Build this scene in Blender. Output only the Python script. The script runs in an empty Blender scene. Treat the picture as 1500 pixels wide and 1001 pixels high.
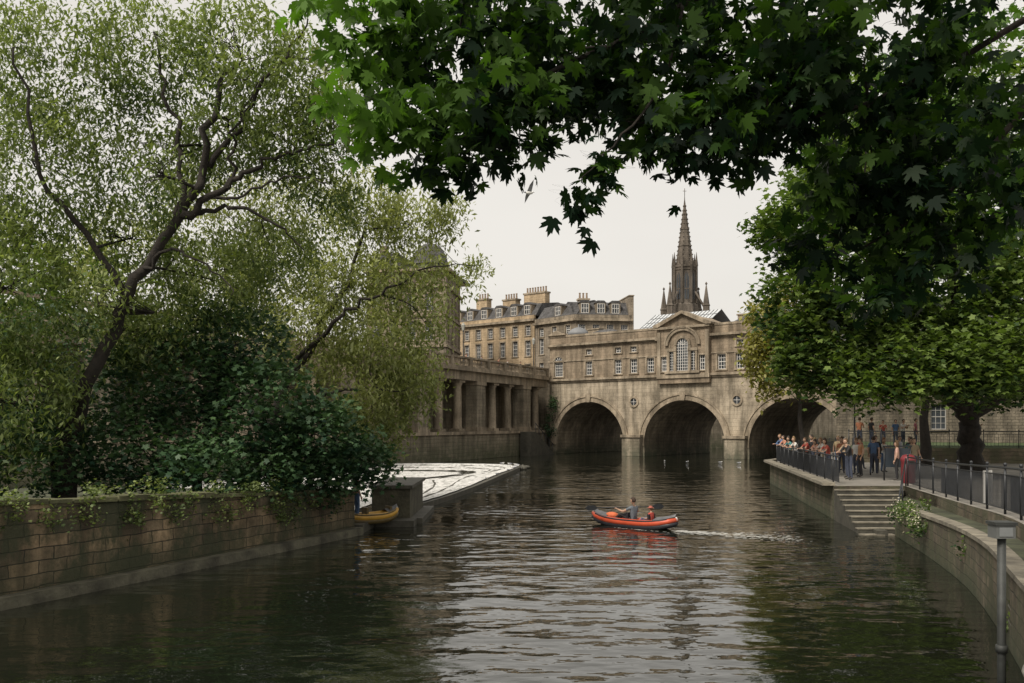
import bpy, math, random
import numpy as np
from mathutils import Vector, Matrix
random.seed(7); rng=np.random.default_rng(7)
S=bpy.context.scene
D=bpy.data
R=math.radians

# ---------------------------------------------------------------- materials
def newmat(name):
    m=D.materials.new(name); m.use_nodes=True
    nt=m.node_tree; nt.nodes.clear()
    out=nt.nodes.new('ShaderNodeOutputMaterial')
    return m,nt,out
def N(nt,t,**k):
    n=nt.nodes.new(t)
    for a,b in k.items():
        if a in n.inputs.keys(): n.inputs[a].default_value=b
        else: setattr(n,a,b)
    return n
def C(c): return (c[0],c[1],c[2],1.0)
def mth(nt,op,a,b):
    n=nt.nodes.new('ShaderNodeMath'); n.operation=op
    for i,v in enumerate((a,b)):
        if isinstance(v,(int,float)): n.inputs[i].default_value=v
        else: nt.links.new(v,n.inputs[i])
    return n.outputs[0]
def mixc(nt,fac,a,b,mode='MIX'):
    n=nt.nodes.new('ShaderNodeMix'); n.data_type='RGBA'; n.blend_type=mode
    for i,v in ((0,fac),(6,a),(7,b)):
        if isinstance(v,(int,float)): n.inputs[i].default_value=v
        elif isinstance(v,tuple): n.inputs[i].default_value=C(v)
        else: nt.links.new(v,n.inputs[i])
    return n.outputs[2]
def ramp(nt,src,p0,p1,c0=(0,0,0),c1=(1,1,1)):
    r=nt.nodes.new('ShaderNodeValToRGB'); e=r.color_ramp.elements
    e[0].position=p0; e[1].position=p1; e[0].color=C(c0); e[1].color=C(c1)
    nt.links.new(src,r.inputs[0]); return r.outputs[0]
def noise(nt,vec,scale,detail=4,rough=.55,mscale=None):
    n=N(nt,'ShaderNodeTexNoise'); n.inputs['Scale'].default_value=scale
    n.inputs['Detail'].default_value=detail; n.inputs['Roughness'].default_value=rough
    if mscale:
        mp=nt.nodes.new('ShaderNodeMapping'); mp.inputs['Scale'].default_value=mscale
        nt.links.new(vec,mp.inputs[0]); vec=mp.outputs[0]
    nt.links.new(vec,n.inputs['Vector']); return n.outputs['Fac']
def plain(name,col,rough=.6,var=.25,scale=3,metal=0,bump=0.0,bs=20):
    m,nt,out=newmat(name)
    tc=N(nt,'ShaderNodeTexCoord').outputs['Object']
    f=noise(nt,tc,scale)
    d=tuple(x*(1-var) for x in col); l=tuple(min(1,x*(1+var)) for x in col)
    c=ramp(nt,f,.3,.7,d,l)
    b=N(nt,'ShaderNodeBsdfPrincipled'); b.inputs['Roughness'].default_value=rough
    b.inputs['Metallic'].default_value=metal
    nt.links.new(c,b.inputs['Base Color'])
    if bump:
        bp=N(nt,'ShaderNodeBump'); bp.inputs['Distance'].default_value=bump
        nt.links.new(noise(nt,tc,bs),bp.inputs['Height']); nt.links.new(bp.outputs[0],b.inputs['Normal'])
    nt.links.new(b.outputs[0],out.inputs[0]); return m
def stone(name,c1,c2,mortar,ang=0,bw=.9,bh=.38,stain=.5,moss=None,mz=(0,1),ms=.015,streak=.45,wob=.02,topmoss=None):
    m,nt,out=newmat(name)
    tc=N(nt,'ShaderNodeTexCoord').outputs['Object']
    sp=N(nt,'ShaderNodeSeparateXYZ'); nt.links.new(tc,sp.inputs[0])
    M_=lambda op,a,b: mth(nt,op,a,b)
    h=M_('ADD',M_('MULTIPLY',sp.outputs[0],math.cos(ang)),M_('MULTIPLY',sp.outputs[1],math.sin(ang)))
    w1=M_('MULTIPLY',M_('SUBTRACT',noise(nt,tc,2.3,3),.5),wob*3); w2=M_('MULTIPLY',M_('SUBTRACT',noise(nt,tc,1.7,3),.5),wob*2)
    cb=N(nt,'ShaderNodeCombineXYZ'); nt.links.new(M_('ADD',h,w1),cb.inputs[0]); nt.links.new(M_('ADD',sp.outputs[2],w2),cb.inputs[1])
    br=N(nt,'ShaderNodeTexBrick'); nt.links.new(cb.outputs[0],br.inputs['Vector'])
    br.inputs['Color1'].default_value=C(c1); br.inputs['Color2'].default_value=C(c2); br.inputs['Mortar'].default_value=C(mortar)
    br.inputs['Scale'].default_value=1; br.inputs['Brick Width'].default_value=bw; br.inputs['Row Height'].default_value=bh
    br.inputs['Mortar Size'].default_value=ms; br.inputs['Mortar Smooth'].default_value=.5
    col=br.outputs['Color']
    lo=1-stain
    col=mixc(nt,1.0,col,ramp(nt,noise(nt,tc,.35,6,.65),.35,.65,(lo,lo*.96,lo*.9),(1.1,1.08,1.05)),'MULTIPLY')
    lo=1-streak
    col=mixc(nt,1.0,col,ramp(nt,noise(nt,tc,1.6,5,.6,(1,1,.12)),.38,.6,(lo,lo,lo*.97),(1.05,1.05,1.05)),'MULTIPLY')
    col=mixc(nt,1.0,col,ramp(nt,noise(nt,tc,7,5,.7),.3,.7,(.72,.72,.72),(1.18,1.18,1.18)),'MULTIPLY')
    if topmoss:
        f=M_('MULTIPLY',ramp(nt,noise(nt,tc,.9,7,.72,(1,1,.7)),.44,.56),.9)
        col=mixc(nt,f,col,topmoss)
    if moss:
        g=N(nt,'ShaderNodeMapRange'); g.inputs[1].default_value=mz[0]; g.inputs[2].default_value=mz[1]
        g.inputs[3].default_value=1; g.inputs[4].default_value=0
        nt.links.new(sp.outputs[2],g.inputs[0])
        f=M_('MULTIPLY',g.outputs[0],ramp(nt,noise(nt,tc,1.3,5,.7),.25,.55))
        col=mixc(nt,f,col,moss)
    b=N(nt,'ShaderNodeBsdfPrincipled'); b.inputs['Roughness'].default_value=.9
    nt.links.new(col,b.inputs['Base Color'])
    bp=N(nt,'ShaderNodeBump'); bp.inputs['Distance'].default_value=.04; bp.inputs['Strength'].default_value=.8
    hh=M_('ADD',M_('MULTIPLY',br.outputs['Fac'],-1.0),M_('MULTIPLY',noise(nt,tc,9,5,.7),1.0))
    nt.links.new(hh,bp.inputs['Height']); nt.links.new(bp.outputs[0],b.inputs['Normal'])
    nt.links.new(b.outputs[0],out.inputs[0]); return m
def leafmat(name,dark,light,trans,tf=.35,spec=.25):
    m,nt,out=newmat(name)
    a=N(nt,'ShaderNodeAttribute'); a.attribute_name='tint'
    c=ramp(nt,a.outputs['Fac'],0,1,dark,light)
    d=N(nt,'ShaderNodeBsdfPrincipled'); d.inputs['Roughness'].default_value=.5
    d.inputs['Specular IOR Level'].default_value=spec
    nt.links.new(c,d.inputs['Base Color'])
    t=N(nt,'ShaderNodeBsdfTranslucent'); nt.links.new(mixc(nt,1.0,c,trans,'MULTIPLY'),t.inputs[0])
    mx=N(nt,'ShaderNodeMixShader'); mx.inputs[0].default_value=tf
    nt.links.new(d.outputs[0],mx.inputs[1]); nt.links.new(t.outputs[0],mx.inputs[2])
    nt.links.new(mx.outputs[0],out.inputs[0]); return m

M_low=stone('bridge_stone_low',(.46,.395,.305),(.385,.33,.25),(.26,.22,.165),0,1.1,.42,.48,(.09,.09,.06),(.0,2.4),.009,.5)
M_up=stone('bridge_stone_up',(.345,.275,.20),(.285,.23,.165),(.2,.16,.12),0,.9,.36,.45,ms=.009)
M_trim=stone('bridge_trim',(.41,.345,.26),(.35,.29,.215),(.3,.25,.18),0,2.2,2.0,.5,ms=.004)
M_gold=stone('bath_stone_gold',(.50,.385,.255),(.44,.34,.22),(.33,.26,.17),0,1.0,.4,.3,streak=.3)
M_grey=stone('bath_stone_grey',(.33,.28,.215),(.28,.235,.18),(.2,.17,.13),0,1.0,.4,.45)
M_emb=stone('embankment_stone',(.33,.285,.215),(.27,.235,.175),(.16,.13,.10),R(65),.9,.36,.5,(.07,.075,.04),(.2,2.6),.012,.5)
M_spire=stone('spire_stone',(.165,.14,.115),(.14,.12,.10),(.12,.1,.08),0,1.0,.45,.4)
M_isl=stone('island_wall_stone',(.42,.31,.19),(.19,.15,.10),(.05,.045,.032),R(67),.68,.27,.7,(.042,.048,.024),(-.1,1.1),.013,.6,.05,(.042,.048,.024))
M_quay=stone('quay_wall_stone',(.28,.23,.165),(.18,.15,.105),(.08,.07,.05),R(78),.6,.25,.6,(.04,.05,.022),(.0,.6),.013,.5,.045,(.075,.075,.04))
M_conc=plain('weathered_concrete',(.19,.17,.13),.9,.45,2.5,0,.02,15)
M_darkconc=plain('wet_concrete',(.06,.056,.042),.7,.4,2.5,0,.02,15)
M_pave=plain('paving',(.20,.185,.16),.9,.25,1.2,0,.01,10)
M_slate=stone('slate_roof',(.12,.12,.125),(.095,.095,.10),(.05,.05,.055),0,.5,.3,.3)
M_glass=plain('window_glass',(.035,.04,.045),.15,.5,.6)
M_white=plain('white_frame',(.62,.60,.56),.5,.1,4)
M_pot=plain('chimney_pot',(.24,.18,.13),.8,.3,4)
M_iron=plain('painted_iron',(.02,.022,.025),.45,.3,5)
M_bark=plain('bark',(.020,.016,.012),.95,.5,6,0,.03,18)
M_earth=plain('earth',(.05,.055,.03),.95,.5,1.5,0,.05,6)
M_grass=plain('grass_bank',(.05,.075,.025),.95,.4,1.2,0,.05,14)
M_groof=plain('glass_roof',(.50,.52,.53),.3,.1,1)
M_lead=plain('lead',(.16,.165,.17),.6,.2,1)
M_tarmac=plain('tarmac',(.06,.058,.055),.9,.2,2)

# ---------------------------------------------------------------- mesh builder
def frame(p0,p1,z=0):
    u=Vector((p1[0]-p0[0],p1[1]-p0[1],0)); L=u.length; u.normalize()
    v=Vector((-u.y,u.x,0))
    M=Matrix(((u.x,v.x,0,p0[0]),(u.y,v.y,0,p0[1]),(0,0,1,z),(0,0,0,1)))
    return M,L
class MB:
    def __init__(s): s.v=[];s.f=[];s.m=[];s.s=[];s.M=Matrix.Identity(4)
    def add(s,vs,fs,mat=0,smooth=False):
        o=len(s.v); M=s.M
        for p in vs: s.v.append(tuple(M@Vector(p)))
        for f in fs: s.f.append(tuple(o+i for i in f)); s.m.append(mat); s.s.append(smooth)
    def box(s,x0,x1,y0,y1,z0,z1,mat=0):
        s.add([(x0,y0,z0),(x1,y0,z0),(x1,y1,z0),(x0,y1,z0),(x0,y0,z1),(x1,y0,z1),(x1,y1,z1),(x0,y1,z1)],
              [(0,3,2,1),(4,5,6,7),(0,1,5,4),(1,2,6,5),(2,3,7,6),(3,0,4,7)],mat)
    def quad(s,a,b,c,d,mat=0): s.add([a,b,c,d],[(0,1,2,3)],mat)
    def prism(s,poly,z0,z1,mat=0,top=None):
        n=len(poly); zt=z1 if isinstance(z1,(list,tuple)) else [z1]*n
        vs=[(p[0],p[1],z0) for p in poly]+[(p[0],p[1],zt[i]) for i,p in enumerate(poly)]
        s.add(vs,[(i,(i+1)%n,n+(i+1)%n,n+i) for i in range(n)],mat)
        s.add([vs[n+i] for i in range(n)],[tuple(range(n))],mat if top is None else top)
    def yprism(s,prof,y0,y1,mat=0):
        n=len(prof)
        vs=[(p[0],y0,p[1]) for p in prof]+[(p[0],y1,p[1]) for p in prof]
        s.add(vs,[(i,(i+1)%n,n+(i+1)%n,n+i) for i in range(n)]+[tuple(range(n)),tuple(range(2*n-1,n-1,-1))],mat)
    def tube(s,pts,rad,mat=0,n=8,smooth=True,flat=1.0):
        pts=[Vector(p) for p in pts]; k=len(pts)
        if not isinstance(rad,(list,tuple)): rad=[rad]*k
        vs=[];ref=None
        for i,p in enumerate(pts):
            t=(pts[min(i+1,k-1)]-pts[max(i-1,0)])
            if t.length<1e-9: t=Vector((0,0,1))
            t.normalize()
            if ref is None:
                ref=Vector((0,0,1)) if abs(t.z)<.9 else Vector((1,0,0))
            a=(ref-t*ref.dot(t)); 
            if a.length<1e-6: a=t.orthogonal()
            a.normalize(); ref=a; b=t.cross(a)
            for j in range(n):
                q=2*math.pi*j/n
                vs.append(p+(a*math.cos(q)*flat+b*math.sin(q))*rad[i])
        fs=[(i*n+j,i*n+(j+1)%n,(i+1)*n+(j+1)%n,(i+1)*n+j) for i in range(k-1) for j in range(n)]
        fs+= [tuple(range(n-1,-1,-1)),tuple((k-1)*n+j for j in range(n))]
        s.add(vs,fs,mat,smooth)
    def lathe(s,cx,cy,prof,mat=0,n=12,smooth=False,rot=0):
        vs=[(cx+r*math.cos(rot+2*math.pi*j/n),cy+r*math.sin(rot+2*math.pi*j/n),z) for r,z in prof for j in range(n)]
        k=len(prof)
        fs=[(i*n+j,i*n+(j+1)%n,(i+1)*n+(j+1)%n,(i+1)*n+j) for i in range(k-1) for j in range(n)]
        fs.append(tuple((k-1)*n+j for j in range(n)))
        s.add(vs,fs,mat,smooth)
    def ell(s,c,r,mat=0,nu=12,nv=8,fn=None):
        vs=[]
        for i in range(nv+1):
            th=math.pi*i/nv
            for j in range(nu):
                ph=2*math.pi*j/nu
                x,y,z=math.sin(th)*math.cos(ph),math.sin(th)*math.sin(ph),math.cos(th)
                if fn: x,y,z=fn(x,y,z)
                vs.append((c[0]+x*r[0],c[1]+y*r[1],c[2]+z*r[2]))
        fs=[(i*nu+j,(i+1)*nu+j,(i+1)*nu+(j+1)%nu,i*nu+(j+1)%nu) for i in range(nv) for j in range(nu)]
        s.add(vs,fs,mat,True)
    def wall(s,x0,x1,z0,z1,ops,mat=0,gm=1,fm=2,y=0.0,rec=.22,surround=None):
        xs=sorted(set([x0,x1]+[o[0] for o in ops]+[o[1] for o in ops]))
        zs=sorted(set([z0,z1]+[o[2] for o in ops]+[o[3] for o in ops]))
        for i in range(len(xs)-1):
            for j in range(len(zs)-1):
                cx=(xs[i]+xs[i+1])/2; cz=(zs[j]+zs[j+1])/2
                if any(o[0]<cx<o[1] and o[2]<cz<o[3] for o in ops): continue
                s.quad((xs[i],y,zs[j]),(xs[i+1],y,zs[j]),(xs[i+1],y,zs[j+1]),(xs[i],y,zs[j+1]),mat)
        for o in ops:
            a,b,c,d=o[:4]; nx,nz=(o[4],o[5]) if len(o)>5 else (3,4)
            Y=y+rec
            s.quad((a,y,c),(a,Y,c),(a,Y,d),(a,y,d),mat); s.quad((b,y,c),(b,y,d),(b,Y,d),(b,Y,c),mat)
            s.quad((a,y,c),(b,y,c),(b,Y,c),(a,Y,c),mat); s.quad((a,y,d),(a,Y,d),(b,Y,d),(b,y,d),mat)
            s.quad((a,Y,c),(b,Y,c),(b,Y,d),(a,Y,d),gm)
            t=.07
            s.box(a,a+t,Y-.08,Y-.004,c,d,fm); s.box(b-t,b,Y-.08,Y-.004,c,d,fm)
            s.box(a+t,b-t,Y-.078,Y-.004,c,c+t,fm); s.box(a+t,b-t,Y-.078,Y-.004,d-t,d,fm)
            for i in range(1,nx):
                q=a+(b-a)*i/nx; s.box(q-.02,q+.02,Y-.05,Y-.004,c+t,d-t,fm)
            for i in range(1,nz):
                q=c+(d-c)*i/nz; w=.035 if i*2==nz else .018
                s.box(a+t,b-t,Y-.054,Y-.004,q-w,q+w,fm)
            if surround is not None:
                w=.16
                s.box(a-w,a,y-.06,y-.003,c,d+w,surround); s.box(b,b+w,y-.06,y-.003,c,d+w,surround)
                s.box(a,b,y-.058,y-.003,d,d+w,surround); s.box(a-w-.05,b+w+.05,y-.12,y-.003,c-.14,c,surround)
    def arc(s,cx,cz,rx,rz,wd,y0,y1,mat=0,a0=0,a1=math.pi,n=28):
        for i in range(n):
            p=a0+(a1-a0)*i/n; q=a0+(a1-a0)*(i+1)/n
            a=(cx+rx*math.cos(p),cz+rz*math.sin(p)); b=(cx+rx*math.cos(q),cz+rz*math.sin(q))
            c=(cx+(rx+wd)*math.cos(q),cz+(rz+wd)*math.sin(q)); d=(cx+(rx+wd)*math.cos(p),cz+(rz+wd)*math.sin(p))
            s.add([(a[0],y0,a[1]),(b[0],y0,b[1]),(c[0],y0,c[1]),(d[0],y0,d[1]),(a[0],y1,a[1]),(b[0],y1,b[1]),(c[0],y1,c[1]),(d[0],y1,d[1])],
                  [(0,1,2,3),(0,4,5,1),(3,2,6,7)],mat)
    def build(s,name,mats,parent=None,mw=None):
        me=D.meshes.new(name); me.from_pydata(s.v,[],s.f)
        for m in mats: me.materials.append(m)
        me.polygons.foreach_set('material_index',s.m); me.polygons.foreach_set('use_smooth',s.s)
        me.update()
        o=D.objects.new(name,me); S.collection.objects.link(o)
        if mw is not None: o.matrix_world=mw
        if parent is not None: o.parent=parent
        return o
def empty(name,mw=None):
    o=D.objects.new(name,None); o.empty_display_size=.5; S.collection.objects.link(o)
    if mw is not None: o.matrix_world=mw
    return o
def ribbon(mb,path,z0,z1,th,mat=0,top=None):
    n=len(path); P=[Vector(p[:2]) for p in path]; Q=[]
    for i in range(n):
        t=(P[min(i+1,n-1)]-P[max(i-1,0)]).normalized(); Q.append(P[i]+Vector((-t.y,t.x))*th)
    z1=z1 if isinstance(z1,(list,tuple)) else [z1]*n
    for i in range(n-1):
        a,b,c,d=P[i],P[i+1],Q[i+1],Q[i]
        mb.quad((a.x,a.y,z0),(b.x,b.y,z0),(b.x,b.y,z1[i+1]),(a.x,a.y,z1[i]),mat)
        mb.quad((c.x,c.y,z0),(d.x,d.y,z0),(d.x,d.y,z1[i]),(c.x,c.y,z1[i+1]),mat)
        mb.quad((a.x,a.y,z1[i]),(b.x,b.y,z1[i+1]),(c.x,c.y,z1[i+1]),(d.x,d.y,z1[i]),mat if top is None else top)
    for i in (0,n-1):
        a,d=P[i],Q[i]; mb.quad((a.x,a.y,z0),(d.x,d.y,z0),(d.x,d.y,z1[i]),(a.x,a.y,z1[i]),mat)
def smooth_path(pts,k=6):
    pts=[Vector(p) for p in pts]; out=[]
    P=[pts[0]*2-pts[1]]+pts+[pts[-1]*2-pts[-2]]
    for i in range(1,len(P)-2):
        for j in range(k):
            t=j/k; a,b,c,d=P[i-1],P[i],P[i+1],P[i+2]
            out.append(.5*((2*b)+(c-a)*t+(2*a-5*b+4*c-d)*t*t+(3*b-a-3*c+d)*t**3))
    out.append(pts[-1]); return out
def resample(pts,step):
    pts=[Vector(p) for p in pts]; out=[pts[0].copy()]; acc=0
    for a,b in zip(pts,pts[1:]):
        L=(b-a).length; t=step-acc
        while t<=L: out.append(a+(b-a)*(t/L)); t+=step
        acc=L-(t-step)
    return out

# ---------------------------------------------------------------- camera / light
cam=D.cameras.new('camera'); co=D.objects.new('camera',cam); S.collection.objects.link(co)
co.location=(0,0,3.7); co.rotation_euler=(R(90),0,0)
cam.lens=31.2; cam.sensor_width=36; cam.shift_y=.0797; cam.clip_start=.1; cam.clip_end=5000
S.camera=co
W=D.worlds.new('World'); S.world=W; W.use_nodes=True; nt=W.node_tree; nt.nodes.clear()
out=nt.nodes.new('ShaderNodeOutputWorld')
sk=nt.nodes.new('ShaderNodeTexSky'); sk.sky_type='NISHITA'; sk.sun_disc=False
sk.sun_elevation=R(48); sk.sun_rotation=R(222); sk.dust_density=4
b1=nt.nodes.new('ShaderNodeBackground'); b1.inputs[1].default_value=.12; nt.links.new(sk.outputs[0],b1.inputs[0])
b2=nt.nodes.new('ShaderNodeBackground'); b2.inputs[1].default_value=1.12
tc=nt.nodes.new('ShaderNodeTexCoord')
f=noise(nt,tc.outputs['Generated'],1.6,4,.5,(1,1,2.5))
nt.links.new(ramp(nt,f,.3,.7,(.74,.70,.64),(.83,.79,.725)),b2.inputs[0])
mx=nt.nodes.new('ShaderNodeMixShader'); mx.inputs[0].default_value=.9
nt.links.new(b1.outputs[0],mx.inputs[1]); nt.links.new(b2.outputs[0],mx.inputs[2]); nt.links.new(mx.outputs[0],out.inputs[0])
sl=D.lights.new('sun','SUN'); sl.energy=4.0; sl.angle=R(20); sl.color=(1,.93,.83)
so=D.objects.new('sun',sl); S.collection.objects.link(so)
az=R(222); el=R(48)
sd=Vector((math.sin(az)*math.cos(el),math.cos(az)*math.cos(el),math.sin(el)))
so.rotation_euler=sd.to_track_quat('Z','Y').to_euler()
S.view_settings.view_transform='Standard'; S.view_settings.look='None'; S.view_settings.exposure=0

# ---------------------------------------------------------------- ground & water
mb=MB(); mb.quad((-3000,-1500,-3),(3000,-1500,-3),(3000,4500,-3),(-3000,4500,-3)); mb.build('ground',[M_earth])
def water_mat():
    m,nt,out=newmat('river_water')
    M_=lambda op,a,b: mth(nt,op,a,b)
    tc=N(nt,'ShaderNodeTexCoord').outputs['Object']
    b=N(nt,'ShaderNodeBsdfPrincipled'); b.inputs['Roughness'].default_value=.015; b.inputs['IOR'].default_value=1.8
    n1=noise(nt,tc,1.15,2,.4,(.75,1.15,1)); n2=noise(nt,tc,3.6,2,.5,(.7,1.2,1)); n3=noise(nt,tc,.09,3,.5,(.7,1.4,1))
    amp=ramp(nt,n3,.36,.62,(.35,.35,.35),(1.35,1.35,1.35))
    h=M_('ADD',n1,M_('MULTIPLY',n2,.13))
    h=M_('MULTIPLY',h,amp)
    bp=N(nt,'ShaderNodeBump'); bp.inputs['Distance'].default_value=.075; nt.links.new(h,bp.inputs['Height'])
    nt.links.new(bp.outputs[0],b.inputs['Normal'])
    sc=ramp(nt,noise(nt,tc,9,3,.6),.71,.74)
    mur=ramp(nt,noise(nt,tc,.06,3,.5),.35,.65,(.006,.008,.005),(.011,.012,.007))
    col=mixc(nt,M_('MULTIPLY',sc,.4),mur,(.14,.13,.07))
    nt.links.new(col,b.inputs['Base Color'])
    nt.links.new(b.outputs[0],out.inputs[0]); return m
mb=MB(); mb.quad((-400,-60,0),(400,-60,0),(400,500,0),(-400,500,0)); mb.build('river_water',[water_mat()])
mb=MB(); rs=random.Random(21)
def froth(cx,cy,r,z):
    k=rs.randint(6,9); ph=rs.uniform(0,6.28); el_=rs.uniform(1.5,3.2); a0=rs.uniform(-.3,.15)
    pts=[]
    for i in range(k):
        q=ph+6.283*i/k; rr=r*rs.uniform(.55,1.2); x=math.cos(q)*rr*el_; y=math.sin(q)*rr
        pts.append((cx+x*math.cos(a0)-y*math.sin(a0),cy+x*math.sin(a0)+y*math.cos(a0),z))
    mb.add(pts,[tuple(range(k))],0)
for i in range(560):
    t=rs.random()**1.2; w=.15+1.1*t
    froth(5.7+3.4*t+rs.gauss(0,.15),30.15-2.0*t+rs.gauss(0,w*.55),rs.uniform(.012,.05)*(1.2-.6*t),.012+i*.00004)
for i in range(60):
    t=rs.random(); froth(3.6+2*t,31.9-1.7*t+rs.choice((-.75,.62))+rs.gauss(0,.06),rs.uniform(.01,.03),.036+i*.00004)
mb.build('wake_foam',[plain('wake_froth',(.5,.5,.47),.5,.15,6)])

# left bank and colonnade
pc1=Vector((4.2,108)); dc=Vector((.42,.907)).normalized()
pc0=pc1-dc*112
colo=empty('riverside_colonnade',frame(pc0,pc1)[0]); CL=112.0
mb=MB()
mb.wall(0,CL,-2,2.7,[],0)
mb.box(0,CL,-.18,-.01,2.55,2.85,1)
mb.quad((0,-.15,2.86),(CL,-.15,2.86),(CL,3.6,2.86),(0,3.6,2.86),0)
mb.quad((0,3.6,2.8),(CL,3.6,2.8),(CL,3.6,8.6),(0,3.6,8.6),0)
mb.box(0,CL,-.12,3.6,8.0,8.9,1)
mb.box(0,CL,-.55,3.6,8.9,9.25,1)
mb.box(0,CL,-.35,.1,9.25,9.4,1); mb.box(0,CL,-.32,.06,10.15,10.33,1)
k=0; x=CL-2.2
while x>0:
    if k%3==1:
        mb.box(x-1.0,x+1.0,-.1,1.2,2.86,8.0,0); mb.box(x-1.1,x+1.1,-.18,1.3,2.86,3.3,1); mb.box(x-1.1,x+1.1,-.18,1.3,7.6,7.99,1)
    else:
        mb.box(x-.62,x+.62,.02,1.2,2.86,3.15,1)
        mb.lathe(x,.6,[(.52,3.15),(.46,3.4),(.46,4.8),(.40,7.4),(.5,7.55),(.58,7.8)],1,14,True)
        mb.box(x-.6,x+.6,0,1.2,7.75,7.99,1)
    x-=3.9; k+=1
x=CL-.4
while x>CL-60:
    mb.box(x-.28,x+.28,-.36,.1,9.4,10.15,1); x-=4.0
mb2=MB(); x=CL-.7
while x>CL-58:
    mb2.lathe(x,-.13,[(.10,9.4),(.06,9.5),(.11,9.68),(.05,9.95),(.09,10.15)],0,6,True); x-=.36
mb.build('colonnade_body',[M_emb,M_trim],colo); mb2.build('balusters',[M_trim],colo)
for o in colo.children: o.matrix_local=Matrix.Identity(4)
mb=MB()
q0=pc0+Vector((-dc.y,dc.x))*3.6; q1=pc1+Vector((-dc.y,dc.x))*3.6
mb.prism([tuple(q0),tuple(q1),(6,112),(60,152),(60,480),(-500,480),(-500,tuple(q0)[1])],-2.5,9.3,0,1)
mb.build('embankment_street',[M_emb,M_tarmac])
mb=MB(); mb.M=frame((pc1-dc*7),(pc1-dc*.3))[0]
for i in range(11):
    mb.box(.3+i*.5,.8+i*.5,-1.5,-.2,-1,2.6-i*.24,0)
mb.box(-1.2,.3,-1.5,-.2,-1,2.72,0); mb.tube([(.2,-1.45,3.7),(5.7,-1.45,1.1)],.04,1,6)
for i in range(6): mb.tube([(.3+i,-1.45,2.2-.46*i),(.3+i,-1.45,3.65-.46*i)],.03,1,6)
mb.build('river_steps',[M_darkconc,M_iron])

# ---------------------------------------------------------------- bridge
BM,_=frame((4.6,108),(25.3,90))
br=empty('stone_arch_bridge',BM)
def child(mb,name,mats):
    o=mb.build(name,mats); o.parent=br; return o
arches=[(1.0,10.75),(13.5,23.4),(26.1,36.0)]; SZ=1.5; RZ=4.7
mb=MB(); TOP=8.9; DEP=15; L=46
def solid(a,b): 
    mb.quad((a,0,-1.5),(b,0,-1.5),(b,0,TOP),(a,0,TOP),0); mb.quad((a,DEP,-1.5),(a,DEP,TOP),(b,DEP,TOP),(b,DEP,-1.5),0)
e=0
for a,b in arches:
    solid(e,a); e=b
    cx=(a+b)/2; rx=(b-a)/2; n=32
    mb.quad((a,0,-1.5),(a,DEP,-1.5),(a,DEP,SZ),(a,0,SZ),1); mb.quad((b,DEP,-1.5),(b,0,-1.5),(b,0,SZ),(b,DEP,SZ),1)
    for i in range(n):
        p=math.pi-math.pi*i/n; q=math.pi-math.pi*(i+1)/n
        x0,z0=cx+rx*math.cos(p),SZ+RZ*math.sin(p); x1,z1=cx+rx*math.cos(q),SZ+RZ*math.sin(q)
        mb.quad((x0,0,z0),(x1,0,z1),(x1,0,TOP),(x0,0,TOP),0); mb.quad((x0,DEP,z0),(x0,DEP,TOP),(x1,DEP,TOP),(x1,DEP,z1),0)
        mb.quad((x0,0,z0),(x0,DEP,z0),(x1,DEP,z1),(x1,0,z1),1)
solid(e,L)
mb.quad((0,0,-1.5),(0,0,TOP),(0,DEP,TOP),(0,DEP,-1.5),0)
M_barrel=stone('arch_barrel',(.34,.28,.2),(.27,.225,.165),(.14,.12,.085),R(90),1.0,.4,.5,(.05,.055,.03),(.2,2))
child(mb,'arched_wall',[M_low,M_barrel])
mb=MB()
for a,b in arches:
    cx=(a+b)/2; rx=(b-a)/2
    mb.arc(cx,SZ,rx,RZ,.55,-.10,.0,0); mb.arc(cx,SZ,rx+.55,RZ+.55,.16,-.2,.0,0)
    mb.box(a-.71,a,-.1,-.003,SZ-.35,SZ,0); mb.box(b,b+.71,-.1,-.003,SZ-.35,SZ,0)
    mb.yprism([(cx-.25,SZ+RZ-.05),(cx+.25,SZ+RZ-.05),(cx+.38,SZ+RZ+.85),(cx-.38,SZ+RZ+.85)],-.26,-.21,0)
for a,b in [(10.95,13.3),(23.6,25.9),(36.2,38.5)]:
    mb.prism([(a,-.005),(a,-.7),((a+b)/2-.5,-1.1),((a+b)/2+.5,-1.1),(b,-.7),(b,-.005)],-1.5,2.1,2)
    mb.prism([(a-.12,-.004),(a-.12,-.82),((a+b)/2-.5,-1.25),((a+b)/2+.5,-1.25),(b+.12,-.82),(b+.12,-.004)],2.1,2.4,0)
    cx=(a+b)/2
    mb.arc(cx,6.1,.42,.42,.22,-.12,-.0,0,0,2*math.pi,24)
    mb.add([(cx+.42*math.cos(2*math.pi*i/20),-.01,6.1+.42*math.sin(2*math.pi*i/20)) for i in range(20)],[tuple(range(20))],1)
    mb.box(cx-.02,cx+.02,-.05,-.015,5.68,6.52,3); mb.box(cx-.42,cx+.42,-.052,-.015,6.08,6.12,3)
child(mb,'arch_rings_and_piers',[M_trim,M_glass,M_low,M_white])
mb=MB()
def course(a,b,z0,z1,p,y=0): mb.box(a,b,y-p,y-.003,z0,z1,0)
PA,PB=15.5,21.8
for a,b in [(-.2,PA),(PB,L)]:
    course(a,b,8.55,8.75,.14); course(a,b,8.75,9.0,.32)
    course(a,b,11.05,11.2,.1); course(a,b,12.75,12.9,.12); course(a,b,12.9,13.15,.4)
    mb.box(a,b,-.06,.4,14.0,14.25,0)
course(PA-.05,PB+.05,8.55,9.0,.6)
course(PA-.3,PA,12.75,13.2,.55); 
child(mb,'cornices',[M_trim])
mb=MB()
def win(c,z0=9.35,z1=10.95,w=.95,nx=3,nz=4): return (c-w/2,c+w/2,z0,z1,nx,nz)
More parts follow.
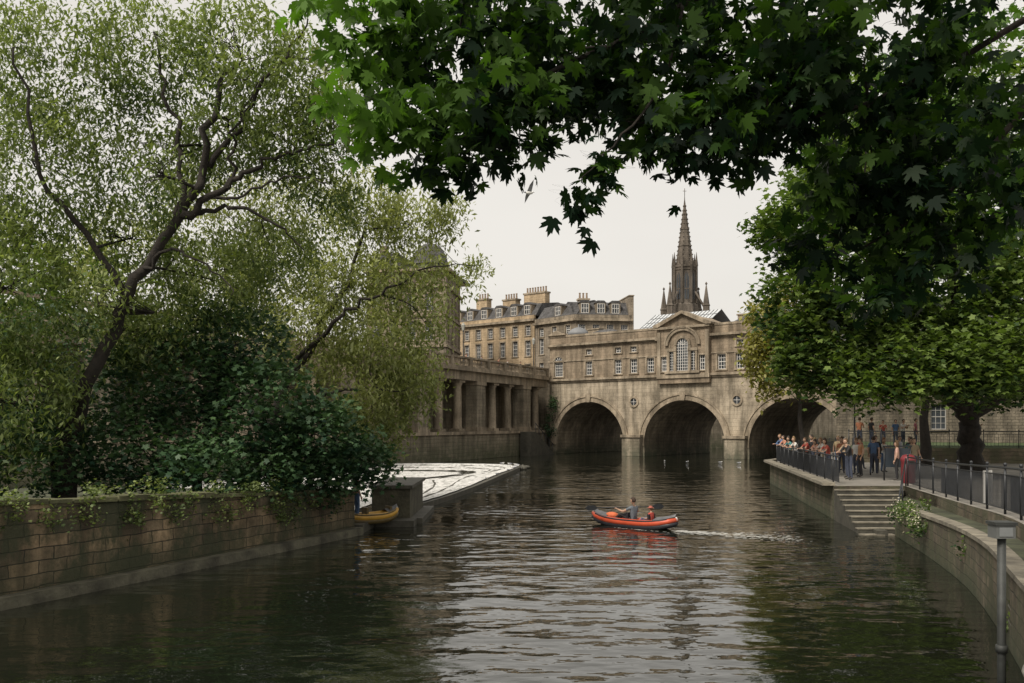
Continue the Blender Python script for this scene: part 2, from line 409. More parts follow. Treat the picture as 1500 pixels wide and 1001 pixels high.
opsL=[(0.75,2.05,9.3,11.0,4,5)]+[win(c) for c in (5.9,10.0,12.1,14.3)]+[(c-.4,c+.4,11.75,12.35,2,2) for c in (5.9,10.0,12.1)]
mb.wall(0,PA,9.0,14.0,opsL,0,1,2,0,.25,3)
opsR=[win(c) for c in (23.0,25.1,27.0,30,33,36,39)]+[(c-.4,c+.4,11.75,12.35,2,2) for c in (25.1,33,39)]
mb.wall(PB,L,9.0,14.0,opsR,0,1,2,0,.25,3)
mb.arc(1.4,11.0,.65,.65,.22,-.1,0,3); 
mb.add([(1.4+.65*math.cos(math.pi*i/14),-.012,11.0+.65*math.sin(math.pi*i/14)) for i in range(15)],[tuple(range(15))],1)
for i in range(1,5):
    an=math.pi*i/5; mb.tube([(1.4,-.03,11.0),(1.4+.63*math.cos(an),-.03,11.0+.63*math.sin(an))],.025,2,5)
y=-.45
mb.wall(PA,PB,9.0,13.9,[win(16.3,9.35,10.95,.75),win(21.0,9.35,10.95,.75)],0,1,2,y,.25,3)
mb.quad((PA,y,9),(PA,y,13.9),(PA,0,13.9),(PA,0,9),0); mb.quad((PB,y,9),(PB,0,9),(PB,0,13.9),(PB,y,13.9),0)
mb.box(PA,PB,y,-.02,8.0,9.0,0)
cx=18.65
def panel(poly,yy,m): mb.add([(p[0],yy,p[1]) for p in poly],[tuple(range(len(poly)))],m)
rw=.72
panel([(cx-rw,9.35),(cx+rw,9.35)]+[(cx+rw*math.cos(math.pi*i/16),12.1+rw*math.sin(math.pi*i/16)) for i in range(17)],y-.02,1)
mb.arc(cx,12.1,rw,rw,.28,y-.2,y,3); mb.arc(cx,12.1,1.75,1.55,.3,y-.22,y,3); mb.arc(cx,12.1,2.05,1.85,.12,y-.3,y,3)
for sgn in (-1,1):
    a=cx+sgn*(rw+.02); b=a+sgn*.3; mb.box(min(a,b),max(a,b),y-.22,y-.003,9.3,12.05,3)
    a=b+sgn*.02; b2=a+sgn*.5; panel([(min(a,b2),9.35),(max(a,b2),9.35),(max(a,b2),11.4),(min(a,b2),11.4)],y-.02,1)
    xm=(a+b2)/2; mb.box(xm-.02,xm+.02,y-.05,y-.025,9.35,11.4,2)
    for i in range(0,8): mb.box(min(a,b2),max(a,b2),y-.055,y-.025,9.35+i*.29,9.38+i*.29,2)
    a=b2; b=a+sgn*.26; mb.box(min(a,b),max(a,b),y-.22,y-.003,9.3,11.45,3)
    mb.box(min(cx+sgn*(rw+.02),b)-.05,max(cx+sgn*(rw+.02),b)+.05,y-.28,y-.225,11.45,11.75,3)
for i in range(-2,3): mb.box(cx+i*.27-.022,cx+i*.27+.022,y-.06,y-.025,9.35,12.1+math.sqrt(max(0,rw*rw-(i*.27)**2)),2)
for i in range(10): mb.box(cx-rw,cx+rw,y-.065,y-.025,9.35+i*.31,9.385+i*.31,2)
for i in range(1,6):
    an=math.pi*i/6; mb.tube([(cx,y-.04,12.1),(cx+rw*math.cos(an),y-.04,12.1+rw*math.sin(an))],.022,2,5)
mb.box(cx-2.1,cx+2.1,y-.3,y-.003,9.05,9.3,3)
for a in (PA+.02,PB-.42): mb.box(a,a+.4,y-.14,y-.003,9.0,13.6,3)
mb.box(PA-.15,PB+.15,y-.3,0,13.9,14.15,3)
h=15.75
mb.yprism([(PA,14.15),(PB,14.15),(cx,h-.25)],y+.02,6,0)
mb.yprism([(PA-.4,14.15),(PA-.4,14.35),(cx,h+.05),(cx,h-.28),(PA+.25,14.15)],y-.4,.5,3)
mb.yprism([(PB+.4,14.15),(PB-.25,14.15),(cx,h-.28),(cx,h+.05),(PB+.4,14.35)],y-.401,.5,3)
mb.quad((0,0,9),(0,0,14),(0,5.2,14),(0,5.2,9),0)
mb.quad((0,5.2,9),(L,5.2,9),(L,5.2,14),(0,5.2,14),0); mb.quad((0,10,9),(L,10,9),(L,10,13.6),(0,10,13.6),0); mb.quad((0,DEP,9),(L,DEP,9),(L,DEP,13.6),(0,DEP,13.6),0)
mb.quad((0,10,9),(0,10,13.6),(0,DEP,13.6),(0,DEP,9),0)
child(mb,'shop_storey',[M_up,M_glass,M_white,M_trim])
mb=MB()
mb.quad((0,.3,13.7),(L,.3,13.7),(L,5.3,13.7),(0,5.3,13.7),0); mb.box(0,L,10,DEP,13.5,13.62,0); mb.box(0,L,5.2,10,8.7,8.8,2)
def hip(a,b,y0,y1,z0,z1,ins,m):
    ym=(y0+y1)/2
    mb.add([(a,y0,z0),(b,y0,z0),(b,y1,z0),(a,y1,z0),(a+ins,ym,z1),(b-ins,ym,z1)],[(0,1,5,4),(2,3,4,5),(1,2,5),(3,0,4)],m)
hip(3.4,9.3,.8,5.0,13.8,14.9,2,0); hip(22.4,31.5,.8,5.0,13.8,15.6,3.2,0); hip(33,44,.8,5,13.8,15.3,3,0)
hip(1,9,10,15,13.6,15.4,2.5,0)
a,b=8.5,17.5
mb.add([(a,6,14.6),(b,6,14.6),(b,10.5,17.1),(a,10.5,17.1),(b,15,14.6),(a,15,14.6)],[(0,1,2,3),(3,2,4,5)],1)
for i in range(19):
    xx=a+(b-a)*i/18; mb.tube([(xx,5.95,14.62),(xx,10.5,17.15)],.035,3,4)
for i in range(1,4):
    t=i/4; mb.tube([(a,6+4.5*t,14.64+2.5*t),(b,6+4.5*t,14.64+2.5*t)],.03,3,4)
mb.box(a,b,6.02,6.2,13.7,14.58,2); mb.box(a,b,14.8,14.99,13.62,14.58,2)
for s0,zt_ in ((4.2,14.7),(24.0,14.9),(29.8,14.7)):
    mb.box(s0-.8,s0+.8,3.2,4.0,13.75,zt_+.35,4); mb.box(s0-.9,s0+.9,3.1,4.1,zt_+.35,zt_+.5,4)
mb.lathe(2.7,2.2,[(1.25,13.7),(1.25,14.35),(1.35,14.4),(1.2,14.75),(.85,15.1),(.35,15.3),(.08,15.35),(.05,15.7)],3,16,True)
mb.box(0,2.3,-.05,.35,14.26,14.5,4)
mb.yprism([(-.2,14.26),(2.5,14.26),(1.15,14.85)],-.3,-.065,4)
mb.yprism([(26.2,14.26),(31,14.26),(28.6,15.2)],-.3,-.065,4)
child(mb,'roofs',[M_slate,M_groof,M_up,M_lead,M_trim])

# ---------------------------------------------------------------- church spire
def church():
    cx,cy=38.9,200
    e=empty('church_spire',Matrix.Translation((cx,cy,0)))
    mb=MB()
    mb.box(-4.2,4.2,-4.2,4.2,8,27.5,0); mb.box(-4.5,4.5,-4.5,4.5,27.5,28.1,0)
    for sx in (-1,1):
        for sy in (-1,1):
            mb.lathe(sx*4.0,sy*4.0,[(.75,18),(.75,29.5),(.9,29.7),(.7,30.1),(.08,34.4)],0,6)
            mb.lathe(sx*4.0,sy*4.0,[(.08,34.2),(.3,34.5),(.05,34.9)],0,6)
            mb.tube([(sx*3.8,sy*3.8,29),(sx*2.0,sy*2.0,33)],.28,0,4)
    r=2.55
    mb.lathe(0,0,[(3.3,28),(3.0,30.2),(r,30.6),(r,38.4),(r+.3,38.6),(r+.3,39.1),(2.15,39.2)],0,8,False,R(22.5))
    for i in range(8):
        a=R(45*i); ca,sa=math.cos(a),math.sin(a)
        rr=r*math.cos(R(22.5))+.01
        M=Matrix(((-sa,ca,0,ca*rr),(ca,sa,0,sa*rr),(0,0,1,0),(0,0,0,1))); mb.M=M
        mb.add([(-.5,0.02,31.4),(.5,0.02,31.4),(.5,0.02,36.2),(.28,.02,37),(0,.02,37.5),(-.28,.02,37),(-.5,.02,36.2)],[tuple(range(7))],1)
        mb.box(-.06,.06,.025,.1,31.4,37.3,0); mb.box(-.5,.5,.024,.09,33.6,33.8,0)
        mb.yprism([(-.9,38.0),(.9,38.0),(0,40.2)],-.1,.12,0)
        mb.M=Matrix.Identity(4)
        a=R(45*i+22.5); mb.lathe(math.cos(a)*(r+.12),math.sin(a)*(r+.12),[(.32,30.5),(.3,38.8),(.38,39),(.04,42)],0,5)
    mb.lathe(0,0,[(2.1,39),(1.45,43.5),(.95,47.3),(.5,50.8),(.1,54),(.05,55.2)],0,8,False,R(22.5))
    for z,rr in ((43.5,1.5),(47.3,1.0),(50.8,.56)): mb.lathe(0,0,[(rr,z-.15),(rr+.12,z),(rr,z+.15)],0,8,False,R(22.5))
    for i in range(8):
        a=R(45*i+22.5)
        for k in range(14):
            z=39.6+k*1.0; rr=2.1*(54.3-z)/15.3+.05
            mb.ell((math.cos(a)*rr,math.sin(a)*rr,z),(.14,.14,.2),0,5,3)
    mb.tube([(0,0,55),(0,0,56.6)],.07,0,5); mb.tube([(-.4,0,56),(.4,0,56)],.06,0,5)
    mb.box(-6,16,-5,9,8,17,0); mb.yprism([(-6,17),(16,17),(5,20)],-5,9,0)
    o=mb.build('tower_and_spire',[M_spire,M_glass]); o.parent=e
church()

# ---------------------------------------------------------------- terraces
def terrace(name,p0,p1,zb,ze,zr,mat,rows,nw,dep,dorm,chim,ww=1.05,gable=False):
    M,Ln=frame(p0,p1); e=empty(name,M)
    mb=MB(); ops=[]
    for (a,b) in rows:
        for i in range(nw):
            c=Ln*(i+.5)/nw; ops.append((c-ww/2,c+ww/2,a,b,3,4))
    mb.wall(0,Ln,zb,ze,ops,0,1,2,0,.25,4)
    mb.quad((0,0,zb),(0,0,ze),(0,dep,ze),(0,dep,zb),0); mb.quad((Ln,0,zb),(Ln,dep,zb),(Ln,dep,ze),(Ln,0,ze),0)
    mb.quad((0,dep,zb),(0,dep,ze),(Ln,dep,ze),(Ln,dep,zb),0)
    mb.box(-.15,Ln+.15,-.45,dep+.2,ze,ze+.35,4); mb.box(-.1,Ln+.1,-.2,-.003,rows[0][0]-1.0,rows[0][0]-.75,4)
    mb.box(-.02,Ln+.02,-.1,.25,ze+.355,ze+.95,0)
    z1=ze+.9; i1=1.6
    mb.add([(0,.3,z1),(Ln,.3,z1),(Ln,dep,z1),(0,dep,z1),(0,i1+.3,zr-.5),(Ln,i1+.3,zr-.5),(Ln,dep-i1,zr-.5),(0,dep-i1,zr-.5),(.0,dep/2,zr),(Ln,dep/2,zr)],
           [(0,1,5,4),(2,3,7,6),(4,5,9,8),(6,7,8,9),(0,4,8,7,3),(1,2,6,9,5)],3)
    for c in dorm:
        mb.box(c-.75,c+.75,.55,2.6,z1+.15,zr-.75,4)
        mb.yprism([(c-.9,zr-.75),(c+.9,zr-.75),(c+.5,zr-.4),(c-.5,zr-.4)],.45,2.8,3)
        mb.box(c-.55,c+.55,.50,.548,z1+.35,zr-.9,1)
        for q in (-.55,-.18,.18,.5): mb.box(c+q,c+q+.06,.44,.499,z1+.3,zr-.85,2)
        for q in (z1+.3,(z1+zr)/2-.3,zr-.95): mb.box(c-.56,c+.56,.445,.498,q,q+.07,2)
    for (c,w,zt_) in chim:
        mb.box(c-w/2,c+w/2,dep*.35,dep*.35+1.2,ze,zt_-.6,0); mb.box(c-w/2-.12,c+w/2+.12,dep*.35-.12,dep*.35+1.32,zt_-.6,zt_-.35,4)
        n=max(3,int(w/.5))
        for i in range(n):
            mb.lathe(c-w/2+w*(i+.5)/n,dep*.35+.6,[(.17,zt_-.35),(.13,zt_+.4),(.18,zt_+.45),(.14,zt_+.55)],5,7)
    if gable:
        mb.box(Ln-.3,Ln+.35,-.1,dep,zb,zr+.25,0); mb.box(Ln-.38,Ln+.43,-.2,dep+.1,zr+.25,zr+.4,4)
    o=mb.build('walls_windows_roof',[mat,M_glass,M_white,M_slate,M_trim,M_pot]); o.parent=e
rows=[(10.6,12.9),(14.2,16.6),(17.4,19.0)]
terrace('georgian_terrace',(-10.5,150),(3.5,138),9.3,19.6,23.1,M_gold,rows,7,12,[1.3,4.2,7.4,10.6,13.8,16.6],[(3.4,2.4,25.2),(9.6,2.8,24.6),(15,4.4,25.2)])
terrace('corner_townhouse',(3.6,136.8),(9.2,130),9.3,18.7,22.1,M_grey,rows[:2]+[(16.9,18.2)],3,8,[4.6],[])
terrace('townhouse_block',(9.2,129.9),(17.6,131),9.3,18.7,22.2,M_grey,rows[:2]+[(16.9,18.2)],4,11,[1.6,4.0,6.2],[(2.2,1.6,22.9)],1.05,True)
def domed():
    p0=(-20,122); p1=(-8.9,120); M,Ln=frame(p0,p1); e=empty('domed_corner_building',M); mb=MB()
    ops=[(c-.6,c+.6,a,b,2,4) for c in (1.4,3.9,6.4,8.9) for a,b in ((10.8,13.6),(15,17.6),(19,21.3))]
    mb.wall(0,Ln,9.3,24.6,ops,0,1,2,0,.3,3)
    mb.quad((0,0,9),(0,0,24.6),(0,18,24.6),(0,18,9),0)
    for z,p in ((14.0,.2),(18.2,.2),(22.2,.35),(24.3,.7)): mb.box(-.2,Ln+.2,-p,-.003,z,z+.35,3)
    mb.M=M.inverted()@frame((-8.9,119.9),(-7.8,134))[0]
    mb.wall(0,14,9.3,24.6,[(c-.6,c+.6,a,b,2,4) for c in (2,5.5,9,12.3) for a,b in ((10.8,13.6),(15,17.6),(19,21.3))],0,1,2,0,.3,3)
    for z,p in ((14.0,.2),(18.2,.2),(22.2,.35),(24.3,.7)): mb.box(-.1,14.2,-p,-.003,z,z+.35,3)
    mb.M=Matrix.Identity(4)
    mb.box(.3,Ln-.3,.3,16,24.6,25,4)
    mb.lathe(8.2,3.0,[(2.6,24.6),(2.6,25.4),(2.8,25.6),(2.6,25.8),(2.3,26.9),(1.7,27.9),(.9,28.5),(.35,28.7),(.3,29.4),(.05,30.2)],4,12,False)
    mb.yprism([(.3,25),(5,25),(4.4,27.0),(.9,27.0)],.4,10,4)
    mb.box(1.2,2.2,2,3,25,28.4,0)
    o=mb.build('walls_and_dome',[M_grey,M_glass,M_white,M_trim,M_slate]); o.parent=e
domed()

# ---------------------------------------------------------------- island + left wall + weir
WP=[(-24,-8),(-16.5,6),(-12.6,13.2),(-10.3,17.8),(-8.0,23.0),(-6.2,27.2),(-5.25,29.6)]
wp=[tuple(p) for p in smooth_path([(a,b,0) for a,b in WP],5)]
zt=[2.25-.85*max(0,min(1,(p[1]-14)/15.6)) for p in wp]
mb=MB(); ribbon(mb,[(p[0],p[1]) for p in wp],-1.5,zt,.55,0,0)
mb.build('island_stone_wall',[M_isl])
mb=MB(); 
sh=[(p[0]+.32,p[1]-.14) for p in wp]; ribbon(mb,sh,-1.5,.24,.30,0,0)
mb.build('wall_footing_ledge',[plain('footing_concrete',(.085,.08,.055),.8,.6,2.0,0,.03,12)])
mb=MB(); cp=[(p[0]+.05,p[1]-.02) for p in wp]
n=len(cp); rs=random.Random(4)
for i in range(n-1):
  for hlf in range(2):
    A=Vector((cp[i][0],cp[i][1],zt[i]+.003)); B=Vector((cp[i+1][0],cp[i+1][1],zt[i+1]+.003))
    a=A.lerp(B,hlf*.5); b=A.lerp(B,hlf*.5+.5)
    t=(b-a).normalized(); q=Vector((-t.y,t.x,0))*.66
    j=Vector((t.y,-t.x,0))*rs.uniform(-.03,.04); a=a+t*rs.uniform(.005,.03)+j; b=b-t*rs.uniform(.005,.03)+j
    u=Vector((0,0,rs.uniform(.07,.14)))
    mb.add([a,b,b+q,a+q,a+u,b+u,b+q+u,a+q+u],[(0,1,5,4),(1,2,6,5),(2,3,7,6),(3,0,4,7),(4,5,6,7)],0)
mb.build('wall_coping',[plain('mossy_coping',(.10,.10,.05),.95,.6,1.8,0,.03,12)])
mb=MB(); mb.prism([(-24.4,-8),(-10.75,17.8),(-5.8,29.3),(-6.4,31.5),(-9,34),(-16,35.5),(-40,30),(-60,0)],-1.5,1.15,0); mb.build('island_ground',[M_earth])
def foam_mat():
    m,nt,out=newmat('weir_foam')
    tc=N(nt,'ShaderNodeTexCoord').outputs['Object']
    f=noise(nt,tc,1.6,8,.75,(2.0,.6,1)); f2=noise(nt,tc,6,6,.7)
    c=mixc(nt,ramp(nt,f,.36,.52),(.26,.26,.235),(.84,.83,.80)); c=mixc(nt,1.0,c,ramp(nt,f2,.3,.6,(.66,.66,.64),(1.1,1.1,1.1)),'MULTIPLY')
    b=N(nt,'ShaderNodeBsdfPrincipled'); b.inputs['Roughness'].default_value=.4; nt.links.new(c,b.inputs['Base Color'])
    bp=N(nt,'ShaderNodeBump'); bp.inputs['Distance'].default_value=.15; nt.links.new(f2,bp.inputs['Height']); nt.links.new(bp.outputs[0],b.inputs['Normal'])
    nt.links.new(b.outputs[0],out.inputs[0]); return m
M_foam=foam_mat()
we=empty('weir')
mb=MB()
edge=smooth_path([(-4.0,37.5,0),(-2.9,43,0),(-1.7,51,0),(-.6,60,0),(.3,67,0),(.6,71,0),(-.6,73.5,0),(-4,75.2,0),(-9,75.5,0),(-15,73,0),(-22,66,0)],6)
def inset(off,jit,rs):
    P=[]; c=Vector((-9,57,0))
    for p in edge:
        d=(c-p); d.z=0; d.normalize(); q=p+d*(off+rs.uniform(-jit,jit)); P.append((q.x,q.y))
    return P
rs=random.Random(9)
lv=[(.35,.16),(2.0,.06),(3.8,-.04),(5.8,-.14),(8.0,-.24)]
rings=[inset(o_,.06,rs) for o_,_ in lv]
for k in range(len(lv)-1):
    A,B=rings[k],rings[k+1]
    za=lv[k][1]
    for i in range(len(A)-1):
        mb.quad((A[i][0],A[i][1],za+.14),(A[i+1][0],A[i+1][1],za+.14),(B[i+1][0],B[i+1][1],za+.05),(B[i][0],B[i][1],za+.05),0)
        mb.quad((B[i][0],B[i][1],za+.05),(B[i+1][0],B[i+1][1],za+.05),(B[i+1][0],B[i+1][1],lv[k+1][1]+.14),(B[i][0],B[i][1],lv[k+1][1]+.14),0)
mb.add([(p[0],p[1],.03) for p in rings[-1]]+[(-40,50,.03),(-40,36,.03),(-7,33,.03)],[tuple(range(len(edge)+3))],0)
mb.build('foaming_water',[M_foam],we)
mb=MB(); ribbon(mb,[(p.x,p.y) for p in edge],-1,.24,.34,0,0)
for k in range(1,4):
    P=rings[k]; zz=[lv[k][1]+.17+rs.uniform(-.05,.03) for _ in P]; ribbon(mb,P,-.5,zz,.10,0,0)
mb.build('crest_and_sills',[M_darkconc],we)
mb=MB()
for i in range(9):
    mb.ell((.7+rs.uniform(-.8,.5),70.5+rs.uniform(-2,2.2),.1),(rs.uniform(.15,.4),rs.uniform(.15,.35),rs.uniform(.12,.3)),0,7,5)
mb.build('weir_rocks',[M_darkconc])
mb=MB()
mb.box(-5.15,-3.75,32.6,37.3,-1,1.3,0); mb.box(-5.25,-3.65,32.5,37.4,1.3,1.42,1); mb.box(-5.3,-3.5,31.6,32.59,-1,.22,1); mb.box(-3.74,-3.3,32.7,37.6,-1,.2,1)
mb.build('weir_pier',[plain('algae_stone',(.06,.055,.035),.85,.5,2.5,0,.03,12),M_darkconc])
mb=MB(); mb.prism([(-5.6,29.75),(-5.0,29.75),(-4.9,31.5),(-5.6,32.5),(-6.4,31.6)],-1,.3,0); mb.build('landing_stage',[M_darkconc])

# ---------------------------------------------------------------- right quay
Wp=[(12.6,29.2),(11.5,24.5),(10.4,20.5),(9.15,17),(7.75,13.6),(6.7,11),(5.4,7),(4.2,3),(3.2,-3),(2,-20)]
Up=[(14.0,29.2),(12.6,24.5),(11.4,20.5),(10.0,17),(8.55,13.6),(7.5,11),(6.2,7),(5.0,3),(4.0,-3),(3.0,-20)]
Wp=[(p.x,p.y) for p in smooth_path([(a,b,0) for a,b in Wp],4)]; Up=[(p.x,p.y) for p in smooth_path([(a,b,0) for a,b in Up],4)]
mb=MB()
def zq(y): return 1.3+.35*max(0,min(1,(29.2-y)/12))
for (a,b),(c,d) in zip(zip(Wp,Wp[1:]),zip(Up,Up[1:])):
    za,zb=zq(a[1]),zq(b[1]); la,lb=za-.38,zb-.38
    mb.quad((a[0],a[1],-1.5),(b[0],b[1],-1.5),(b[0],b[1],lb),(a[0],a[1],la),0)
    mb.quad((a[0],a[1],la),(b[0],b[1],lb),(d[0],d[1],lb),(c[0],c[1],la),2)
    mb.quad((c[0],c[1],la-.2),(d[0],d[1],lb-.2),(d[0],d[1],zb),(c[0],c[1],za),0)
    mb.quad((c[0],c[1],za),(d[0],d[1],zb),(600,d[1],zb),(600,c[1],za),1)
mb.add([(12.6,29.2,.92),(14,29.2,.92),(15,33.9,.92)],[(0,1,2)],2)
mb.add([(12.6,29.2,-1),(12.6,29.2,.92),(15,33.9,.92),(15,33.9,-1)],[(0,1,2,3)],0)
mb.add([(14,29.2,.7),(14,29.2,1.3),(15,33.9,1.3),(15,33.9,.7)],[(0,1,2,3)],0)
far=[(15.9,54.7),(12.3,33.9),(15.0,33.9),(14.0,29.2),(600,29.2),(600,90),(38,80),(28,76),(18,58)]
mb.prism(far,-1.5,1.3,0,1)
mb.build('quay',[M_quay,M_pave,M_earth])
mb=MB()
for a,b in (((16.0,54.9),(12.32,34.0)),((18.1,58.2),(16.0,54.95))):
    M,Ln=frame(b,a); mb.M=M; x=0
    while x<Ln-.1:
        mb.box(x,min(x+1.18,Ln),-.06,.42,1.304,1.42,0); x+=1.2
mb.M=Matrix.Identity(4)
for i in range(len(Wp)-14):
    a=Vector((Wp[i][0],Wp[i][1],zq(Wp[i][1])-.376)); b=Vector((Wp[i+1][0],Wp[i+1][1],zq(Wp[i+1][1])-.376)); t=(b-a).normalized(); q=Vector((-t.y,t.x,0)).normalized()*.34
    a=a-q*.12+t*.01; b=b-q*.12-t*.01; u=Vector((0,0,.09))
    mb.add([a,b,b+q,a+q,a+u,b+u,b+q+u,a+q+u],[(0,1,5,4),(1,2,6,5),(2,3,7,6),(3,0,4,7),(4,5,6,7)],0)
ribbon(mb,[(16.25,54.9),(12.5,32.5),(12.0,29.2)],-1,.16,.35,1,1)
mb.build('quay_coping',[M_conc,M_darkconc])
mb=MB(); ns=9
for i in range(ns):
    t0=i/ns; t1=(i+1)/ns; z=1.3-.145*(i+1)
    def lr(t): y=33.9-4.7*t; return (12.3-.8*t,y),(15.0-2.4*t,y)
    (a,b)=lr(t0); (c,d)=lr(t1)
    mb.prism([(c[0],c[1]-.02),(d[0],d[1]-.02),b,a],-1,z,1); mb.prism([(c[0],c[1]-.04),(d[0],d[1]-.04),(d[0],d[1]+.26),(c[0],c[1]+.26)],z+.002,z+.04,0)
mb.build('quay_steps',[M_conc,M_darkconc])
def railing(name,path,z,hh=1.1,bar=.125,post=1.9):
    mb=MB(); pts=[Vector((p[0],p[1],z(p[1]) if callable(z) else z)) for p in path]
    for h,r in ((hh,.028),(hh-.16,.014),(.12,.014)): mb.tube([p+Vector((0,0,h)) for p in pts],r,0,6)
    for p in resample(pts,post):
        mb.tube([p,p+Vector((0,0,hh+.04))],.032,0,6); mb.ell((p.x,p.y,p.z+hh+.08),(.05,.05,.05),0,6,4)
    for p in resample(pts,bar):
        mb.box(p.x-.008,p.x+.008,p.y-.008,p.y+.008,p.z+.12,p.z+hh-.16,0)
    return mb.build(name,[M_iron])
railing('quay_railing',[(28.5,75.6),(22.5,66.5),(18.4,58.4),(17.2,56.2),(16.2,54.3),(14.4,44.5),(12.65,34.3)],1.3)
railing('quay_railing',[(u[0]+.12,u[1]) for u in ([(15.0,33.9)]+[p for p in Up if p[1]>4])],zq)
mb=MB(); mb.tube([(15.0,33.8,2.35),(13.9,31.6,1.75),(12.75,29.3,1.05)],.03,0,6)
for p,zz in (((15.0,33.8),1.2),((13.9,31.6),.6),((12.75,29.3),.0)): mb.tube([(p[0],p[1],zz),(p[0],p[1],zz+1.12)],.03,0,6)
mb.build('step_handrail',[M_iron])
mb=MB(); mb.prism([(20.5,54.5),(60,46),(600,46),(600,89),(40,78),(29,74)],1.2,2.2,0,1); mb.build('upper_terrace',[M_quay,M_grass])
railing('terrace_railing',[(20.8,54.8),(33,51.9),(59,46.4)],2.2,1.0,.2)
M_rb=stone('dark_rubble_stone',(.22,.19,.145),(.16,.14,.105),(.09,.08,.06),0,.5,.22,.5,wob=.05)  # rubble stone with darker block colours
def rbuild():
    M,Ln=frame((26.5,72.5),(62,56)); e=empty('riverside_stone_building',M); mb=MB()
    cs=(7.5,16.5,25.5,34)
    ops=[(c-.55,c+.55,a,b,3,4) for c in cs for a,b in ((3.2,5.2),(7.0,8.6))]
    mb.wall(0,Ln,1.2,10,ops,0,1,2,0,.3,3)
    for c in cs: mb.arc(c,5.2,.55,.4,.25,-.08,0,3)
    mb.quad((0,0,1),(0,0,10),(0,8,10),(0,8,1),0); mb.box(-.2,Ln,-.35,8,10,10.35,3)
    mb.add([(0,0,10.36),(Ln,0,10.36),(Ln,8,10.36),(0,8,10.36),(1.5,4,13),(Ln,4,13)],[(0,1,5,4),(2,3,4,5),(3,0,4)],4)
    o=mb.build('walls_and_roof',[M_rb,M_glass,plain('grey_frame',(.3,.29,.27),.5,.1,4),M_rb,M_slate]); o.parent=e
rbuild()

# ---------------------------------------------------------------- foliage
def leaf_shape(kind):
    if kind=='maple':
        half=[(90,1.0),(80,.70),(74,.78),(66,.50),(60,.42),(52,.66),(44,.95),(36,.70),(28,.74),(18,.42),(10,.40),(4,.66),(-6,.62),(-16,.44),(-40,.34),(-70,.26)]
        pts=[(r*math.cos(R(a)),r*math.sin(R(a))) for a,r in half]
        pts=pts+[(0,-.12)]+[(-x,y) for x,y in pts[::-1][:-1]]
        return np.array([(x,y,-.22*(x*x+y*y)) for x,y in pts])
    if kind=='oval':
        return np.array([(0,-1,0),(.5,-.35,.06),(.45,.35,.06),(0,1,-.12),(-.45,.35,.06),(-.5,-.35,.06)])
    if kind=='strip':
        return np.array([(0,-1,0),(.36,-.1,.05),(0,1,-.25),(-.36,-.1,.05)])
    if kind=='star':
        a=[(90,1),(60,.5),(30,.95),(-10,.5),(-40,.7),(-90,.35),(220,.7),(190,.5),(150,.95),(120,.5)]
        return np.array([(r*math.cos(R(t)),r*math.sin(R(t)),-.2*r) for t,r in a])
def foliage(name,clumps,size,kind,mat,parent=None,per=24,sub=.3,hang=1.0,up=.5,shell=.55,tbias=0.0,mult=1.0):
    P=[];T=[]
    for c in clumps:
        cx,cy,cz,rx,ry,rz,cnt=c[:7]
        k=max(1,int(cnt*mult/per))
        d=rng.normal(size=(k,3)); d/=np.linalg.norm(d,axis=1)[:,None]
        rr=(rng.random(k)**(1/3))*(1-shell)+shell*(.75+.35*rng.random(k))
        cen=d*rr[:,None]*np.array([rx,ry,rz])+np.array([cx,cy,cz])
        n=rng.integers(int(per*.5),int(per*1.5)+1,k)
        idx=np.repeat(np.arange(k),n)
        off=rng.normal(size=(len(idx),3))*sub*np.array([1,1,hang])
        if hang>1: off[:,2]-=abs(off[:,2])*.3
        ct=rng.random(k)*.6+.25*np.clip(d[:,2],-1,1)+.15+tbias+(c[7] if len(c)>7 else 0)  # upper side of each clump lighter: light from above put into the tint
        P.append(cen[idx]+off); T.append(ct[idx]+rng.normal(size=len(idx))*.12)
    P=np.concatenate(P); T=np.clip(np.concatenate(T),0,1); n=len(P)
    sh=leaf_shape(kind); m=len(sh)
    nz=rng.normal(size=(n,3)); nz[:,2]=abs(nz[:,2])+up*1.5; nz/=np.linalg.norm(nz,axis=1)[:,None]
    t=rng.normal(size=(n,3)); 
    if hang>1: t[:,2]-=2.2
    elif kind=='maple': t[:,2]-=1.3
    t-=nz*np.sum(t*nz,axis=1)[:,None]; t/=np.linalg.norm(t,axis=1)[:,None]
    b=np.cross(t,nz); sc=size*(.65+.6*rng.random(n))
    V=(P[:,None,:]+sc[:,None,None]*(sh[None,:,0,None]*b[:,None,:]+sh[None,:,1,None]*t[:,None,:]+sh[None,:,2,None]*nz[:,None,:])).reshape(-1,3)
    me=D.meshes.new(name); me.vertices.add(n*m); me.vertices.foreach_set('co',V.astype(np.float32).ravel())
    me.loops.add(n*m); me.loops.foreach_set('vertex_index',np.arange(n*m,dtype=np.int32))
    me.polygons.add(n); me.polygons.foreach_set('loop_start',np.arange(0,n*m,m,dtype=np.int32))
    try: me.polygons.foreach_set('loop_total',np.full(n,m,dtype=np.int32))
    except Exception: pass
    me.update(calc_edges=True); me.validate()
    at=me.attributes.new('tint','FLOAT','FACE'); at.data.foreach_set('value',T[:len(me.polygons)].astype(np.float32))
    me.materials.append(mat)
    o=D.objects.new(name,me); S.collection.objects.link(o)
    if parent: o.parent=parent
    return o
